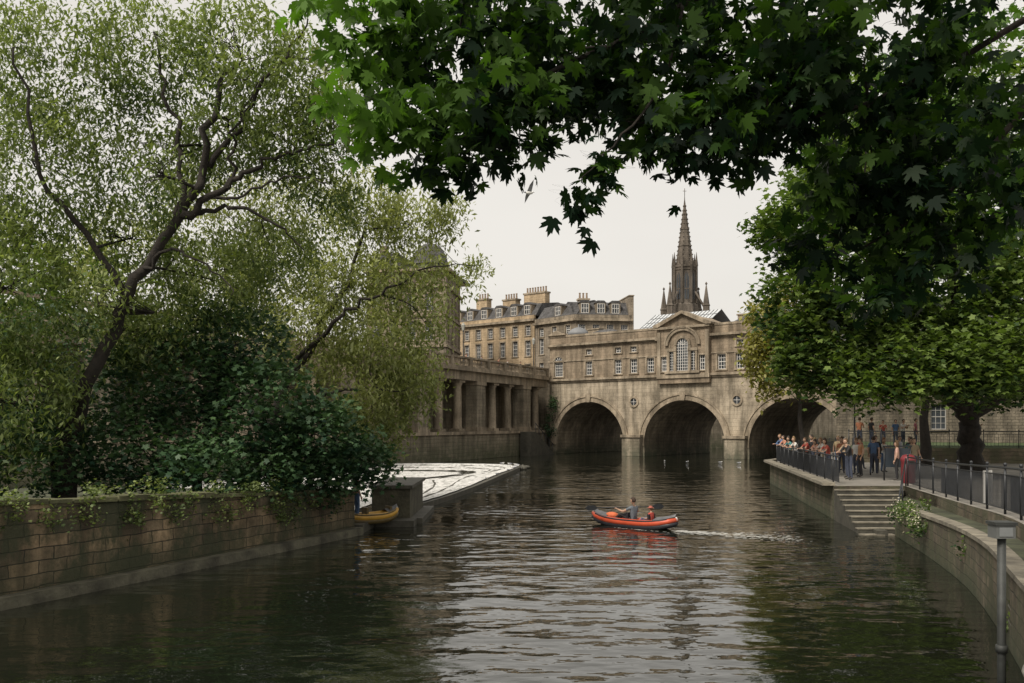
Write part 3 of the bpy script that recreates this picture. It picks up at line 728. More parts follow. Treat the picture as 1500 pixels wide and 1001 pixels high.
def limbs(mb,trunks,clumps,r0=.12,twigs=5,seed=1,wob=.25,tw=1.0):
    rs=random.Random(seed); nodes=[]
    for pts,rad in trunks:
        sp=smooth_path(pts,5); n=len(sp)
        sp=[p+Vector((rs.gauss(0,wob*.22),rs.gauss(0,wob*.22),rs.gauss(0,wob*.15))) for p in sp]
        rd=[(rad[0]+(rad[1]-rad[0])*(i/(n-1))**.8) for i in range(n)]
        mb.tube(sp,rd,0,10)
        nodes+=[(p,r) for p,r in zip(sp,rd)][n//4:]
    for c in clumps:
        cc=Vector(c[:3]); p,r=min(nodes,key=lambda q:(q[0]-cc).length+(0 if q[0].z<cc.z+1 else 2))
        rr=min(r*.7,r0)
        mid=(p+cc)/2+Vector((rs.gauss(0,wob),rs.gauss(0,wob),rs.uniform(0,.3)*(cc-p).length*.4))
        path=smooth_path([p,mid,cc],5); k=len(path)
        mb.tube(path,[rr*(1-.7*i/(k-1)) for i in range(k)],0,6)
        nn=[path[j] for j in range(k//2,k)]
        for _ in range(twigs):
            a=rs.choice(nn); d=Vector((rs.gauss(0,1),rs.gauss(0,1),rs.gauss(0,1))).normalized()
            e=cc+Vector((d.x*c[3],d.y*c[4],d.z*c[5]))*rs.uniform(.7,1.05)
            m=(a+e)/2+Vector((rs.gauss(0,.15),rs.gauss(0,.15),.12*(e-a).length))
            mb.tube(smooth_path([a,m,e],3),[rr*.3*tw*(1-.75*i/6) for i in range(7)],0,4)

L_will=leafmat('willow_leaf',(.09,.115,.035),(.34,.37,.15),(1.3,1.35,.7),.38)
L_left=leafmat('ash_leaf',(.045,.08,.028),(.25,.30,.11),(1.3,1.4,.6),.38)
L_bush=leafmat('ivy_leaf',(.012,.038,.022),(.085,.15,.06),(1.2,1.4,.6),.2)
L_right=leafmat('sycamore_leaf',(.018,.045,.014),(.19,.26,.065),(1.3,1.5,.5),.35)
L_yel=leafmat('yellow_leaf',(.14,.14,.035),(.36,.34,.10),(1.2,1.2,.5),.35)
L_map=leafmat('maple_leaf',(.007,.018,.009),(.09,.17,.028),(1.8,2.2,.6),.35,.12)

T1=[(-12.8,25.2,13.7,2.2,2.1,2,4200),(-10.5,25.2,14.2,1.8,1.7,1.6,2800),(-7.8,25.0,14.3,1.7,1.7,1.2,2600),(-5.9,24.8,13.3,1.1,1.6,1.3,1900),
 (-12.9,24.3,10.5,1.8,2.1,2.0,4200),(-10.3,26.0,11.3,1.5,1.8,1.1,1700),(-6.3,25,11.5,1.5,1.6,1.0,2200),(-8.2,25.6,11.9,1.5,1.6,.9,1900),
 (-13.0,23.2,7.2,1.5,1.9,2.2,4600),(-13.0,23.3,4.2,1.6,1.8,1.8,3800),(-5.1,25,10.3,.8,1.2,.7,800),(-9.0,26.6,8.0,1.8,1.7,1.3,2800),(-7,26,8.7,1.3,1.5,.9,1700),(-10.8,26.4,6.2,1.3,1.5,1.2,2300),
 (-4.9,24.5,12.3,.8,1.5,1.0,1100),(-11.3,26.4,9.2,1.4,1.5,1.3,1900),(-9.3,23.2,10.2,.7,.6,.8,380),(-10.9,23.4,6.8,.8,.6,.8,420),(-7.6,23.2,12.6,.9,.6,.8,500)]
e=empty('leaning_tree'); mb=MB()
limbs(mb,[([(-12.6,24.5,.8),(-12.1,24.3,3),(-11.4,24,4.8),(-10.3,24,7.2),(-8.9,24,9.3),(-8.3,24,10.7),(-7.9,24.2,13)],(.26,.08)),
 ([(-8.95,24,9.2),(-7.9,24,9.9),(-7.0,24,10.6),(-5.9,24,11.0),(-4.9,24,11.3)],(.12,.025)),
 ([(-8.8,24,9.4),(-7.6,24.1,9.6),(-6.4,24,9.1),(-5.6,24,8.4)],(.08,.015)),
 ([(-9.1,24,9.1),(-9.0,24.3,11),(-9.4,24.3,12.6),(-9.9,24.5,14.5)],(.10,.03)),
 ([(-10.4,24,7.0),(-11.4,23.6,8.8),(-12.4,23,10.6),(-12.8,23,13.5)],(.11,.03)),
 ([(-8.3,24,10.6),(-7.2,24.1,12.1),(-6.4,24.2,13.5),(-5.5,24.2,14.8)],(.09,.02)),
 ([(-7.6,24,10.1),(-7.5,23.8,11.2),(-7.0,23.6,12.4),(-6.9,23.6,13.8)],(.055,.015)),
 ([(-9.9,24,7.9),(-9.3,23.8,8.3),(-8.2,23.7,7.9),(-7.3,23.6,7.0)],(.055,.015)),
 ([(-8.1,24,9.8),(-6.9,23.8,9.9),(-5.8,23.7,10.3),(-5.0,23.7,10.1)],(.05,.012)),
 ([(-13.4,22.3,.8),(-13.6,22.3,5),(-13.4,22.3,10),(-13.2,22.3,15)],(.26,.09))],T1,.055,14,3,.42)
mb.build('trunk_and_limbs',[M_bark],e)
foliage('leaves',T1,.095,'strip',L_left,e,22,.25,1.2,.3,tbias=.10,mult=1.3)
T2=[(-3.9,34,11.3,1.6,2,1.0,1700),(-2.5,34,11.7,.8,1.2,.5,500),(-5.5,34,12.0,1.4,2,1.2,2100),(-4.1,33.4,9.0,1.6,2,1.1,1700),(-1.9,33,9.3,1.1,1,.35,350),
 (-6.4,34,9,1.7,2,1.5,2900),(-4.7,33,6.5,1.5,2,1.3,2600),(-3.6,32.6,5.3,1.1,1.6,1.0,1600),(-7.6,34,6.8,2,2,1.6,3400),(-5.0,31.7,4.0,1.4,1.4,1.0,2300),
 (-9.2,35,9.5,2,2,2,3200),(-11.3,35,8.7,2,2,2,3200),(-14.5,34,9,2.5,2,3,3400),(-8.5,36,12.3,1.9,2,1.3,1500),(-3.2,32.5,7.4,1.0,1.4,.8,600),(-12,36,12.5,2.5,2,1.5,2000)]
e=empty('willow_tree'); mb=MB()
limbs(mb,[([(-9.5,31.5,.8),(-8.8,32,3.5),(-7.8,33,6.2),(-6.6,33.6,8.4),(-5.6,34,11)],(.24,.05)),
 ([(-7.9,32.6,6.0),(-6.2,32,7.6),(-4.7,31.8,8.3),(-3.0,32,9.3),(-1.2,32.4,9.5)],(.10,.012)),
 ([(-8.9,32,3.3),(-7.0,32,4.6),(-5.2,31.6,5.0),(-3.5,31.6,4.8)],(.10,.015)),
 ([(-9.0,32,3.3),(-10.5,34,6),(-11.2,35,9),(-11.5,35,11)],(.16,.04))],T2,.05,12,5,.4)
mb.build('trunk_and_limbs',[M_bark],e)
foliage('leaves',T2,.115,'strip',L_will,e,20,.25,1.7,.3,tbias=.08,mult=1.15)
T3=[(-10.4,27,5,2,1.8,1.6,3600),(-7.7,27,4.1,1.9,1.8,1.6,3600),(-5.9,27.5,3.3,1.3,1.5,1.2,2400),(-8.7,28,6.2,1.6,1.6,1.3,2400),(-11,25.5,2.9,1.8,1.5,1.3,2600),
 (-6.3,28,2.0,1.5,1.2,.8,2000),(-4.8,29.4,2.4,.9,.9,.7,1200),(-13.2,24,2.9,1.8,1.6,1.4,2400),(-8.6,25,2.4,1.4,1.2,.9,1800),(-14,27,5,2.5,2,2.4,3000),(-7.2,26.2,2.2,1.0,.8,.7,1100)]
e=empty('ivy_thicket'); mb=MB()
limbs(mb,[([(-9.8,27,.8),(-9.3,27,3),(-8.8,27.5,6)],(.2,.06)),([(-7.2,28,.8),(-6.8,27.8,2.6),(-5.9,27.6,3.6)],(.12,.03)),([(-13,25,.8),(-13.2,26,4)],(.15,.05))],T3,.07,5,8)
mb.build('stems',[M_bark],e)
foliage('leaves',T3,.115,'star',L_bush,e,22,.25,1,.6,mult=1.0)
cl=[]
for i in range(85):
    t=random.random(); j=int(t*(len(wp)-8))+6; p=wp[j]; q=wp[j+1]; s=random.random()
    cl.append((p[0]*(1-s)+q[0]*s+random.uniform(-.2,.12),p[1]*(1-s)+q[1]*s,zt[j]+random.uniform(-.5,.25),random.uniform(.15,.4),random.uniform(.15,.45),random.uniform(.12,.5),random.randint(40,190)))
foliage('hanging_ivy',cl,.05,'star',L_left,None,18,.10,1,.5)
T4=[(13.2,40,12.6,1.9,2.5,2.0,3000),(11.9,40,12.3,1.0,1.2,.6,700),(15.4,41,14.8,2.5,3,2.5,3800),(12.6,39,9.0,1.6,2.2,1.7,2400),(15.1,38,9.9,2.5,2.5,2.5,4200),
 (13.6,39,6.2,1.7,2,1.1,2200),(12.6,38.5,7.3,1.1,1.4,1.0,1000),(16.6,38,6.6,2.3,2.5,1.5,3000),(18.5,38,10.5,3,3,3,4600),(18.5,41,15,3,3,3,4200),(21.8,40,13.5,3.3,3,3.5,4600),
 (22,38,8.6,3,3,2,4000),(19.4,37,6.5,2.5,2.5,1.2,2800),(22.5,41,18,3,3,3,3000),(18,42,18,3,3,2.5,2600),(25,40,11,3,3,4,4000),(24.5,37,7,2.5,2.5,1.6,2400),
 (14.9,37.3,5.1,1.4,1.4,.6,1000),(17,36.8,5.3,1.8,1.5,.7,1400),(19.6,36.5,5.5,1.8,1.5,.7,1300)]
e=empty('sycamore_tree'); mb=MB()
limbs(mb,[([(21.3,41,1.1),(21.2,41,3),(21.0,41,4.2),(20.5,41,7),(20.3,41,11),(20,41,15)],(.6,.2)),
 ([(21.1,41,4),(19.5,40.5,5.2),(17.5,40,6.0),(15.5,39.5,7.5),(13.5,39.5,9)],(.34,.08)),
 ([(21.1,41,4.1),(22.8,40.8,5),(24.8,40.5,5.8),(27,40,7.5)],(.34,.12)),
 ([(20.6,41,6.5),(18.5,40.5,9),(16.2,40.5,11.5),(14,40,12.8)],(.26,.06)),
 ([(20.4,41,8),(22,41,11),(23,41,15)],(.26,.08))],T4,.12,6,11,.4)
mb.build('trunk_and_limbs',[M_bark],e)
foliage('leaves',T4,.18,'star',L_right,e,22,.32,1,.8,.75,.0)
e=empty('young_tree'); mb=MB()
T5=[(24,52,8,3,3,2.5,2200),(28,52,9,3,3,3,2200),(21,54,9,2,2,2.5,1600),(32,54,8,3,3,3,1800),(29,55,6.2,3,2,1.6,1600),(34,52,5.8,3,2,1.6,1500)]
limbs(mb,[([(23.4,50,1.1),(23.5,50.5,4),(24,51,8)],(.38,.12))],T5,.1,5,13)
mb.build('trunk_and_limbs',[M_bark],e); foliage('leaves',T5,.22,'star',L_right,e,20,.4,1,.8,tbias=-.1)
e=empty('golden_tree'); mb=MB()
T6=[(17.3,60,10.4,1.5,2,1.8,1500),(17.5,60,7.4,1.4,2,1.8,1500),(20.5,61,9,2,2,3,2000),(19.5,60,12.5,1.6,2,1.4,1000),(16.5,59.5,8.6,.9,1,.8,500)]
limbs(mb,[([(19.9,60,.8),(19.5,60,4),(18.9,60,9)],(.22,.08))],T6,.08,5,17)
mb.build('trunk_and_limbs',[M_bark],e); foliage('leaves',T6,.17,'oval',L_yel,e,20,.35,1.2,.5)
T7=[(x,100+abs(x-60)*.2+random.uniform(-4,4),9+random.uniform(-2,4),5,4,6,900) for x in range(44,130,7)]+[(x,70+random.uniform(0,12),13+random.uniform(-2,3),5,4,4,900) for x in range(-75,-32,7)]
foliage('distant_trees',T7,.5,'star',L_right,None,18,1.0,1,.8)

T8=[(-1.3,6,6.75,.4,.5,.35,90,1.0),(-.95,6,6.35,.36,.5,.32,220,.6),(-1.0,5.8,5.85,.25,.4,.26,150,1.0),(-.65,6,5.62,.32,.5,.22,210,.4),(-.3,6,5.65,.34,.5,.28,300,.1),  # left clumps get extra tint, sunlit brightness put into the leaf colour
 (0,6,5.85,.36,.5,.30,320),(.05,6,5.52,.14,.3,.13,45),(-.4,6.4,6.4,.6,.7,.40,680),(.4,6.5,6.4,.55,.8,.42,720),(1.1,6.5,6.4,.6,.8,.42,720),
 (.85,6.2,5.84,.27,.4,.14,110),(1.2,6.2,5.70,.36,.5,.2,240),(1.55,6.2,5.8,.32,.5,.26,280),(1.9,6.3,6.15,.45,.6,.42,560),(2.5,6.3,6.3,.65,.8,.5,800),
 (2.65,6.5,5.6,.42,.7,.4,520),(3.25,6.3,5.7,.5,.8,.7,760),(2.35,6.8,5.2,.28,.5,.3,210),(3.1,6.6,4.95,.4,.5,.3,280),(2.75,6.7,4.75,.35,.4,.22,170),
 (.46,5.9,5.24,.05,.06,.13,26),(.60,5.9,5.42,.15,.15,.07,40),(-.2,6.3,7.2,1.2,1.2,.4,700),(1.6,6.3,7.3,1.6,1.3,.5,1200),(3.3,6,7.2,1.2,1.3,.6,900),(3.0,4,7.4,2,2,.8,700),  # high clumps above the frame, added for shadow and reflection
 (3.6,11,7.9,.9,1.2,.8,450,.35),(4.65,11,7.3,1.0,1.2,.9,650,.35),(5.8,11,8.0,1.0,1.2,.9,600,.3),(5.9,11,6.5,.9,1.2,.8,550,.3),(4.4,11.5,6.2,.6,.8,.5,260,.3)]
e=empty('maple_tree'); mb=MB()
limbs(mb,[([(7.0,3,1.3),(6.8,3.2,4),(6.2,3.8,7),(5.4,4.5,9)],(.35,.2)),
 ([(6.4,3.6,6.4),(5.0,5,7.3),(3.2,6,7.25),(1.9,6.3,7.15),(.7,6.3,7.1),(-.4,6.2,7.0),(-1.3,6,6.8)],(.11,.02)),
 ([(5.2,4.9,7.2),(4.0,5.8,6.7),(3.2,6.2,6.3),(2.4,6.4,5.95),(1.5,6.3,5.9),(.9,6.2,5.8)],(.035,.007)),
 ([(1.9,6.3,7.1),(1.0,6.2,6.5),(.2,6.0,6.05),(-.4,6.0,5.8),(-.7,6,5.7)],(.028,.006)),
 ([(1.2,6.2,6.6),(.95,6,5.9),(.62,5.9,5.5),(.46,5.9,5.3)],(.014,.004)),
 ([(4.4,5.5,6.9),(3.6,6.2,5.9),(3.1,6.5,5.3),(2.6,6.7,5.0)],(.035,.008)),
 ([(6.4,4,7.2),(6.2,8,7.4),(5.6,10.6,7.2),(4.4,11,7.1)],(.09,.02))],T8,.016,7,19,.05,.5)
mb.build('trunk_and_limbs',[M_bark],e)
foliage('leaves',T8,.097,'maple',L_map,e,7,.085,1,.14,.35,-.30,.92)

cl=[(12.3+random.uniform(-.2,.5)-.24*i*.42,28.2-i*.42+random.uniform(-.1,.1),1.0+random.uniform(-.25,.2),.3,.25,.22,110) for i in range(9)]
cl+=[(9.1,16.4,.7,.15,.3,.2,50),(8.2,14.6,.5,.12,.25,.2,40),(10.3,20.3,.9,.15,.3,.15,50)]
foliage('wall_flowers',cl,.032,'oval',leafmat('flower_petals',(.35,.33,.2),(.62,.58,.46),(1,1,1),.3),None,9,.10,1,.4,mult=.45)
cl=[(a[0],a[1],a[2]-.05,a[3],a[4],a[5],a[6]*1.4) for a in cl]
foliage('wall_plants',cl,.05,'star',L_right,None,14,.09,1,.4,tbias=-.15)
foliage('bridge_ivy',[(5.0,106.9,5.5,.5,.5,1.6,300),(4.6,107,3.4,.6,.5,1.2,260)],.14,'star',L_bush,None,14,.2,1,.4)

# ---------------------------------------------------------------- people
SK=plain('skin',(.42,.26,.18),.6,.1,8); SHOE=plain('shoe',(.04,.035,.03),.7,.2,8); EYE=plain('eye_dark',(.02,.015,.012),.3,.1,8)
_mc={}
def cloth(c):
    k=tuple(c)
    if k not in _mc: _mc[k]=plain('cloth',k,.85,.18,6,0,.01,12)
    return _mc[k]
def person(loc,rot,pose,shirt,pants,hair=(.05,.035,.02),h=1.72,longs=False,longhair=False,hat=None,name='person',parent=None):
    V=Vector
    J={'pel':V((0,0,.95)),'bel':V((0,0,1.10)),'che':V((0,0,1.31)),'nec':V((0,.01,1.46)),'hb':V((0,-.01,1.53)),'hd':V((0,-.02,1.62))}
    for s,t in ((-1,'L'),(1,'R')):
        J['sh'+t]=V((s*.17,.01,1.40)); J['el'+t]=V((s*.235,.03,1.13)); J['wr'+t]=V((s*.225,-.07,.89))
        J['hi'+t]=V((s*.085,0,.90)); J['kn'+t]=V((s*.10,-.02,.50)); J['an'+t]=V((s*.10,.03,.09)); J['to'+t]=V((s*.12,-.14,.045))
    if pose=='lean':
        J['che']+=V((0,-.12,-.02)); J['bel']+=V((0,-.04,0))
        for k in ('nec','hb','hd'): J[k]+=V((0,-.19,-.03))
        for s,t in ((-1,'L'),(1,'R')):
            J['sh'+t]+=V((0,-.14,-.03)); J['el'+t]=V((s*.23,-.32,1.13)); J['wr'+t]=V((s*.09,-.50,1.15))
    elif pose=='phone':
        for s,t in ((-1,'L'),(1,'R')): J['el'+t]=V((s*.23,-.1,1.13)); J['wr'+t]=V((s*.06,-.32,1.33))
        J['hd']+=V((0,-.02,-.01))
    elif pose=='walk':
        J['knL']=V((-.10,-.18,.53)); J['anL']=V((-.1,-.25,.12)); J['toL']=V((-.11,-.42,.10)); J['anR']=V((.1,.25,.14)); J['toR']=V((.11,.1,.04))
        J['wrL']+=V((0,.15,0)); J['wrR']+=V((0,-.12,.03))
    elif pose in('sit','child'):
        dz=-.83
        for k in ('pel','bel','che','nec','hb','hd','shL','shR'): J[k]=J[k]+V((0,0,dz))
        if pose=='sit': J['che']+=V((0,.04,0))
        for s,t in ((-1,'L'),(1,'R')):
            if pose=='sit':
                J['hi'+t]=V((s*.09,-.02,.10)); J['kn'+t]=V((s*.15,-.42,.32)); J['an'+t]=V((s*.12,-.78,.08)); J['to'+t]=V((s*.13,-.86,.17))
            else:
                J['hi'+t]=V((s*.09,-.02,.10)); J['kn'+t]=V((s*.12,-.40,.34)); J['an'+t]=V((s*.11,-.72,.08)); J['to'+t]=V((s*.12,-.82,.15))
                J['el'+t]=V((s*.25,-.06,.33)); J['wr'+t]=V((s*.16,-.30,.34))
        if pose=='sit':
            J['elL']=V((-.30,-.02,.38)); J['wrL']=V((-.28,-.10,.52)); J['elR']=V((.27,-.26,.42)); J['wrR']=V((.26,-.50,.50))
    names=list(J.keys()); names.remove('hd')
    ed=[('pel','bel'),('bel','che'),('che','nec'),('nec','hb')]
    for t in 'LR': ed+=[('che','sh'+t),('sh'+t,'el'+t),('el'+t,'wr'+t),('pel','hi'+t),('hi'+t,'kn'+t),('kn'+t,'an'+t),('an'+t,'to'+t)]
    rad={'pel':.125,'bel':.115,'che':.135,'nec':.055,'hb':.05,'sh':.062,'el':.043,'wr':.028,'hi':.088,'kn':.058,'an':.04,'to':.034}
    me=D.meshes.new('t'); me.from_pydata([J[n] for n in names],[(names.index(a),names.index(b)) for a,b in ed],[])
    ob=D.objects.new('t',me); S.collection.objects.link(ob)
    ob.modifiers.new('s','SKIN'); ob.modifiers.new('u','SUBSURF').levels=1
    sv=me.skin_vertices[0].data
    for i,n in enumerate(names):
        r=rad[n if n in rad else n[:2]]; sv[i].radius=(r,r); sv[i].use_root=(n=='pel')
    dg=bpy.context.evaluated_depsgraph_get(); em=ob.evaluated_get(dg).to_mesh()
    vs=[v.co.copy() for v in em.vertices]; fs=[tuple(p.vertices) for p in em.polygons]
    ob.evaluated_get(dg).to_mesh_clear(); D.objects.remove(ob)
    segs=[(J[a],J[b],a,b) for a,b in ed]
    def lab(c):
        best=None;bd=9
        for a,b,na,nb in segs:
            d=b-a; t=max(0,min(1,(c-a).dot(d)/d.length_squared)); q=(c-(a+d*t)).length
            q-=rad[na if na in rad else na[:2]]*(1-t)+rad[nb if nb in rad else nb[:2]]*t
            if q<bd: bd=q;best=(na,nb,t)
        na,nb,t=best
        if nb in('nec',): return 1 if t<.6 else 0
        if nb=='hb': return 0
        if nb[:2]=='wr': return 1 if longs else 0
        if nb[:2]=='el': return 1 if (longs or t<.55) else 0
        if nb[:2] in('hi','kn','an'): return 2
        if nb[:2]=='to': return 3
        if na=='pel' and t<.35: return 2
        return 1
    mb=MB()
    for f in fs:
        c=sum((vs[i] for i in f),V((0,0,0)))/len(f); mb.f.append(f); mb.m.append(lab(c)); mb.s.append(True)
    mb.v=[tuple(v) for v in vs]
    H=J['hd']
    def hf(x,y,z):
        k=1-.28*max(0,-z)-.05*max(0,z); return x*k,y*k-(.1*max(0,-z) if y<0 else 0),z
    mb.ell(H,(.076,.094,.118),0,14,10,hf)
    mb.add([H+V((-.013,-.088,.015)),H+V((.013,-.088,.015)),H+V((.018,-.092,-.028)),H+V((-.018,-.092,-.028)),H+V((0,-.122,-.022)),H+V((0,-.09,.03))],[(0,3,4,5),(1,5,4,2),(3,2,4)],0,True)
    for s in (-1,1):
        mb.ell(H+V((s*.03,-.084,.012)),(.013,.008,.007),5,6,4); mb.ell(H+V((s*.076,.0,-.005)),(.012,.02,.032),0,6,5)
    mb.ell(H+V((0,-.088,-.055)),(.024,.008,.005),5,6,4)
    def hr(x,y,z):
        if y<-.25 and z<.45: return x*.8,y*.7,max(z,.35)*1.0
        if z<-.45 and not longhair: return x*.85,y*.85,-.45
        return x,y,z
    mb.ell(H+V((0,.012,.015)),(.087,.103,.122 if not longhair else .18),4,14,9,hr)
    if hat:
        mb.lathe(H.x,H.y,[(.16,H.z+.06),(.155,H.z+.07),(.09,H.z+.075),(.085,H.z+.14),(.05,H.z+.155)],6,14,True)
    for t,s in (('L',-1),('R',1)):
        w=J['wr'+t]; d=(w-J['el'+t]).normalized(); up=V((0,0,1)); sd_=d.cross(up)
        if sd_.length<.2: sd_=d.cross(V((0,-1,0)))
        sd_.normalize(); pn=sd_.cross(d)
        mb.tube([w-d*.01,w+d*.04,w+d*.085],[.026,.036,.034],0,8,True,.55)
        for k,(o_,ln) in enumerate(((-.027,.065),(-.009,.076),(.009,.07),(.027,.055))):
            b=w+d*.08+sd_*o_; mb.tube([b,b+d*ln*.5-pn*.008,b+d*ln*.8-pn*.03,b+d*ln*.75-pn*.048],[.0095,.009,.008,.006],0,5)
        b=w+d*.03+sd_*(-.03*s); mb.tube([b,b+d*.03+sd_*(-.025*s),b+d*.055+sd_*(-.03*s)-pn*.02],[.011,.010,.007],0,5)
    k=h/1.73
    mw=Matrix.Translation(loc)@Matrix.Rotation(rot,4,'Z')@Matrix.Scale(k,4)
    mats=[SK,cloth(shirt),cloth(pants),SHOE,cloth(hair),EYE,cloth(hat or (.4,.35,.25))]
    ob=mb.build(name,mats,None)
    if parent: ob.parent=parent; ob.matrix_local=mw
    else: ob.matrix_world=mw
    return ob
JN=(.05,.06,.09); BK=(.02,.02,.022); KH=(.25,.2,.13); WH=(.6,.58,.54); RD=(.36,.07,.05); OR=(.42,.17,.09); BL=(.07,.12,.22); TL=(.05,.18,.18)
ppl=[(15.25,47.5,-80,'lean',WH,JN,(.25,.16,.08),1.65,0,1),(15.65,46.3,-60,'phone',BK,JN,(.04,.03,.02),1.75,1,0),(15.0,44.9,-80,'lean',RD,BK,(.1,.06,.03),1.68,0,0),
 (14.9,43.2,-75,'lean',OR,JN,(.3,.2,.1),1.66,0,1),(14.6,42.3,-75,'lean',(.5,.3,.24),BK,(.06,.04,.03),1.6,0,1),(14.55,41.3,-85,'lean',WH,KH,(.2,.12,.06),1.74,0,0),
 (15.6,42,-20,'stand',OR,JN,(.1,.06,.03),1.7,0,1),(14.6,38.5,-60,'lean',(.35,.26,.17),JN,(.35,.33,.3),1.78,1,0),(15.4,39.2,-90,'stand',(.4,.2,.1),BK,(.1,.07,.05),1.72,0,0),
 (17.2,42,-30,'stand',BK,BK,(.03,.02,.02),1.8,1,0),(16.5,40.5,150,'walk',BL,JN,(.05,.03,.02),1.78,0,0),(18.0,43,20,'phone',WH,BL,(.2,.1,.05),1.65,0,1),
 (18.0,40,-10,'stand',TL,JN,(.05,.04,.03),1.7,0,1),(17.2,38,0,'walk',KH,JN,(.1,.07,.04),1.74,0,0),(16.6,44.5,-70,'stand',RD,KH,(.05,.03,.02),1.7,0,0),(16.2,48,-100,'stand',(.3,.3,.32),JN,(.05,.04,.03),1.78,1,0),
 (15.85,51.3,-75,'lean',(.45,.2,.13),JN,(.06,.04,.03),1.7,0,0),(16.0,52.4,-80,'lean',BL,BK,(.2,.12,.06),1.76,1,0),(15.6,49.6,-70,'lean',TL,KH,(.05,.04,.03),1.64,0,1),(14.35,40.2,-80,'lean',RD,JN,(.05,.03,.02),1.69,0,1),
 (14.2,37.3,-75,'lean',BK,JN,(.1,.06,.03),1.77,1,0),(15.9,41,-60,'stand',WH,JN,(.2,.12,.06),1.66,0,1),(16.9,46,-40,'stand',(.45,.35,.2),BL,(.3,.2,.1),1.72,0,0),(17.6,45,120,'walk',RD,JN,(.04,.03,.02),1.7,0,1),
 (18.6,41.5,-60,'stand',BK,KH,(.05,.04,.03),1.76,1,0),(16.0,36.9,-120,'stand',(.5,.3,.24),BK,(.1,.06,.03),1.62,0,1),(19.2,44,30,'walk',(.3,.3,.32),JN,(.1,.07,.05),1.75,0,0)]
for p in ppl: person((p[0],p[1],1.305),R(p[2]),p[3],p[4],p[5],p[6],p[7],bool(p[8]),bool(p[9]))
for i,(x,y,c) in enumerate(((23.2,55.5,RD),(23.9,55.3,BL),(24.5,55.6,WH),(25.1,55.2,(.3,.1,.12)),(28.5,54.6,RD),(22.6,55.8,BK),(22.0,56.2,OR))):
    person((x,y,2.205),R(-20+25*i),'stand' if i%2 else 'phone',c,JN,(.05,.035,.02),1.68+.03*i)
person((-5.35,30.6,.305),R(120),'stand',(.45,.2,.13),BL,(.15,.08,.04),1.7)

# ---------------------------------------------------------------- kayaks
def kayak(name,mw,L,col,bandc,crew=False):
    e=empty(name,mw); mb=MB(); n=15
    def side(s,zz,rr,w0):
        P=[];Rr=[]
        for i in range(n):
            t=-1+2*i/(n-1); P.append((L/2*t,s*w0*math.sqrt(max(0,1-abs(t)**2.6)),zz+.20*abs(t)**3)); Rr.append(rr*(1-.45*abs(t)**4))
        return P,Rr
    for s in (-1,1):
        P,Rr=side(s,.17,.125,.30); mb.tube(P,Rr,0,12)
        P,Rr=side(s,.04,.12,.27); mb.tube(P,Rr,1,10)
        P,Rr=side(s*1.0,.25,.03,.395); mb.tube(P[1:-1],Rr[1:-1],1,6)
    fl=[(L/2*t,.27*math.sqrt(max(0,1-abs(t)**2.6)),.10+.18*abs(t)**3) for t in np.linspace(-1,1,n)]
    for a,b in zip(fl,fl[1:]): mb.quad((a[0],-a[1],a[2]),(b[0],-b[1],b[2]),(b[0],b[1],b[2]),(a[0],a[1],a[2]),2)
    for s in (-1,1):
        D0=[]
        for t in (.55,.7,.85,.99):
            w=.36*math.sqrt(max(0,1-t**2.6)); z=.30+.20*t**3; D0.append([(s*L/2*t,-w,z-.02),(s*L/2*t,0,z+.07),(s*L/2*t,w,z-.02)])
        for a,b in zip(D0,D0[1:]):
            for k in (0,1): mb.quad(a[k],b[k],b[k+1],a[k+1],2)
        mb.ell((s*L/2*.985,0,.38),(.07,.05,.09),3,8,6)
    for x in (-.15,.75): mb.box(x-.03,x+.05,-.2,.2,.15,.5,1); mb.box(x-.4,x-.031,-.2,.2,.12,.2,1)
    mb.build('hull',[plain('hull_fabric',col,.45,.12,4),plain('hull_band',bandc,.5,.2,4),plain('hull_floor',(.10,.10,.105),.6,.2,4),plain('hull_tip',(.55,.55,.52),.5,.1,4)],e)
    if crew:
        person((.0,0,.10),R(-90),'sit',(.13,.15,.17),BK,(.05,.03,.02),1.78,False,False,None,'paddler',e)
        person((.75,0,.10),R(-90),'child',(.45,.07,.05),BL,(.12,.07,.03),1.25,False,False,(.35,.1,.07),'child_passenger',e)
        mb=MB(); c=Vector((-.37,0,.655)); dv=Vector((.65,.76,.0)).normalized()
        a=c-dv*1.02; b=c+dv*1.02+Vector((0,0,.02))
        mb.tube([a,b],.017,0,8)
        for p,s in ((a,-1),(b,1)):
            d=(b-a).normalized()*s; q=Vector((0,0,1)); o_=d.cross(q)*.02
            ring=[p-q*.03,p+d*.1-q*.09,p+d*.34-q*.10,p+d*.44,p+d*.34+q*.09,p+d*.1+q*.085,p+q*.03]
            vs=[x-o_*.5 for x in ring]+[x+o_*.5 for x in ring]
            mb.add(vs,[tuple(range(7)),tuple(range(13,6,-1))]+[(i,(i+1)%7,7+(i+1)%7,7+i) for i in range(7)],0)
        mb.build('paddle',[M_iron],e)
        mb=MB(); mb.ell((-.95,0,.33),(.28,.2,.13),0,10,7); mb.build('orange_bag',[plain('bag',(.6,.14,.05),.7,.2,6)],e)
    return e
kayak('inflatable_kayak',Matrix.Translation((4.35,31.8,0))@Matrix.Rotation(math.atan2(-2.4,2.6),4,'Z'),3.6,(.50,.075,.03),(.02,.02,.025),True)
kayak('yellow_kayak',Matrix.Translation((-5.0,31.0,.27))@Matrix.Rotation(R(35),4,'Z'),2.2,(.5,.28,.04),(.1,.07,.02))

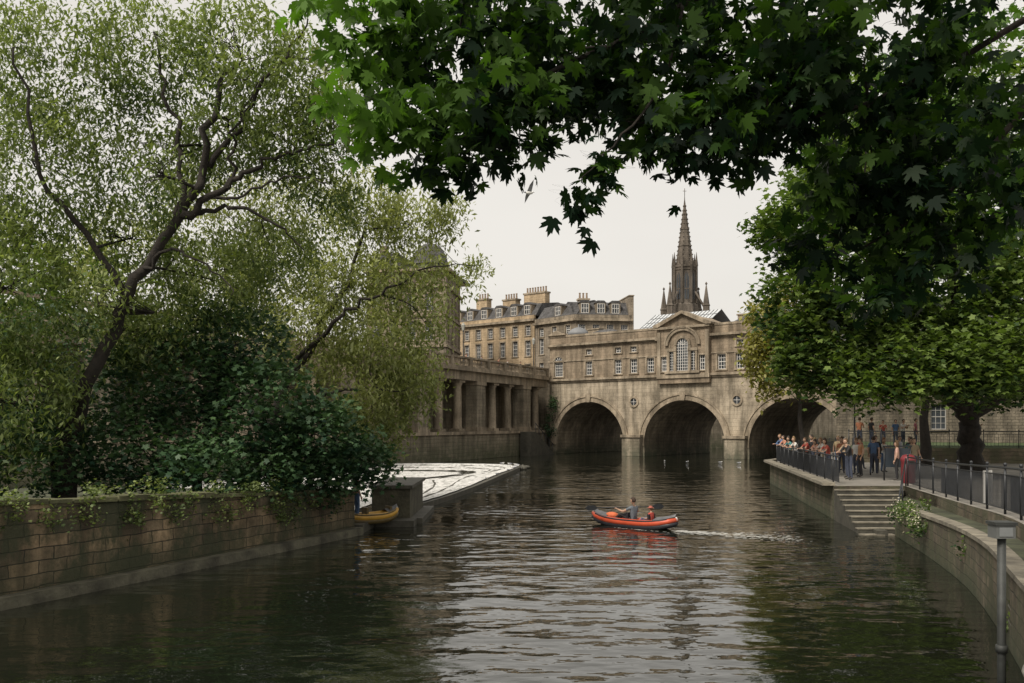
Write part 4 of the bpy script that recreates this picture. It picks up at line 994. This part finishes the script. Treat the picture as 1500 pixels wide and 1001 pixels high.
# ---------------------------------------------------------------- small furniture
mb=MB()
x,y=6.62,12.0
mb.tube([(x,y,-1),(x,y,2.15)],.055,0,10); mb.tube([(x,y,.6),(x,y,.7)],.075,0,10)
mb.box(x-.13,x+.13,y-.11,y+.11,2.15,2.33,1); mb.box(x-.15,x+.15,y-.13,y+.13,2.33,2.37,0); mb.box(x-.09,x+.09,y-.119,y-.111,2.18,2.30,2)
mb.build('river_marker_light',[plain('galv',(.04,.043,.04),.6,.4,4),plain('lampbox',(.12,.125,.12),.5,.15,4),plain('lens',(.2,.21,.21),.3,.1,4)])
mb=MB(); 
for zz in (.65,.40): mb.tube(smooth_path([(8.2,14.6,zz+.05),(7.6,13.1,zz),(6.9,11.7,zz),(6.3,10.9,zz),(6.1,10.2,zz-.05)],4),.04,0,8)
for t in ((7.6,13.1),(6.9,11.7)): mb.tube([(t[0],t[1],-.5),(t[0],t[1],.75)],.05,0,8)
mb.build('fender_rail',[plain('pale_pipe',(.24,.23,.2),.5,.3,4)])
mb=MB()
for i in range(8):
    a0=i/8; b0=(i+1)/8; 
    mb.quad((a0*.5,math.sin(i*1.3)*.03,0),(b0*.5,math.sin((i+1)*1.3)*.03,0),(b0*.5,math.sin((i+1)*1.1)*.015,.85),(a0*.5,math.sin(i*1.1)*.015,.85),0)
mb.build('cloth_banner',[plain('banner_cloth',(.5,.49,.46),.8,.1,3)],None,Matrix.Translation((12.2,23.0,1.62))@Matrix.Rotation(R(35),4,'Z'))
mb=MB(); mb.lathe(0,0,[(.24,0),(.27,.05),(.27,.85),(.29,.9),(.29,1.0),(.2,1.12),(.05,1.16)],0,14,True); mb.box(-.14,.14,-.283,-.27,.78,.92,1)
mb.build('litter_bin',[plain('bin_red',(.16,.02,.025),.5,.2,3),EYE],None,Matrix.Translation((15.8,35.4,1.3)))
mb=MB()
for i in range(2):
    mb.tube([(i*1.1,0,0),(i*1.1,0,1.4)],.035,0,6)
mb.box(0.04,1.06,-.03,.03,.55,1.35,1); mb.box(-.05,1.15,-.045,.045,1.4,1.46,0)
mb.build('notice_board',[M_iron,plain('board',(.03,.04,.05),.4,.2,3)],None,Matrix.Translation((15.6,37.2,1.3)))
def lamp(x,y,z,h=4.2):
    mb=MB(); mb.lathe(0,0,[(.14,0),(.14,.5),(.08,.6),(.06,1.2),(.045,h-.6),(.09,h-.5),(.05,h-.4)],0,8,True)
    mb.tube([(-.35,0,h-.75),(.35,0,h-.75)],.025,0,6); mb.lathe(0,0,[(.12,h-.4),(.2,h+.1),(.22,h+.12),(.1,h+.3),(.03,h+.42)],1,6)
    mb.build('street_lamp',[M_iron,plain('lamp_glass',(.3,.3,.27),.2,.1,2)],None,Matrix.Translation((x,y,z)))
lamp(2.6,107,9.4); lamp(-5,91,9.4); lamp(22,57,2.2,4)
for i,(x,y,c) in enumerate(((-.6,100.5,RD),(.4,102.6,WH),(1.9,105.4,BK),(-2.4,96.6,BL),(-3.9,93.0,OR))):
    person((x-.9,y,9.31),R(60+10*i),'walk' if i%2 else 'stand',c,JN,(.05,.035,.02),1.72)
GW=plain('gull_white',(.7,.69,.66),.7,.05,4); GG=plain('gull_grey',(.28,.29,.31),.7,.05,4)
def gull(loc,rot,fly=False,k=1.0):
    mb=MB(); mb.ell((0,0,.13),(.19,.075,.075),0,10,6); mb.ell((-.19,0,.2),(.05,.04,.04),0,8,5)
    mb.tube([(-.13,0,.15),(-.18,0,.19)],[.05,.035],0,6); mb.tube([(-.22,0,.2),(-.29,0,.185)],[.014,.004],2,5)
    mb.tube([(.12,0,.14),(.33,0,.15)],[.05,.012],1,6,True)
    if fly:
        for s in (-1,1): mb.add([(-.1,s*.05,.16),(-.12,s*.35,.30),(-.02,s*.72,.22),(.05,s*.35,.27),(.12,s*.05,.15),(-.1,s*.05,.145),(-.12,s*.35,.285)],[(0,1,3,4),(1,2,3),(5,4,3,6),(6,3,2)],1)
    else:
        for s in (-1,1): mb.ell((.05,s*.06,.15),(.19,.03,.05),1,8,5)
        for s in (-1,1): mb.tube([(0,s*.03,.08),(0,s*.03,-.02)],.01,2,4)
    mb.build('gull',[GW,GG,M_pot],None,Matrix.Translation(loc)@Matrix.Rotation(rot,4,'Z')@(Matrix.Rotation(R(35),4,'X') if fly else Matrix.Identity(4))@Matrix.Scale(k,4))
gull((.82,41,14.25),R(200),True)
for x,y in ((14.8,86),(16.6,84),(19.5,83),(21,82)): gull((x,y,-.05),random.uniform(0,6),False,.75)
for j in (14,17,21,24,27,29,31,34,36): 
    if j<len(edge): gull((edge[j].x-.2,edge[j].y,.25),random.uniform(0,6),False,.9)
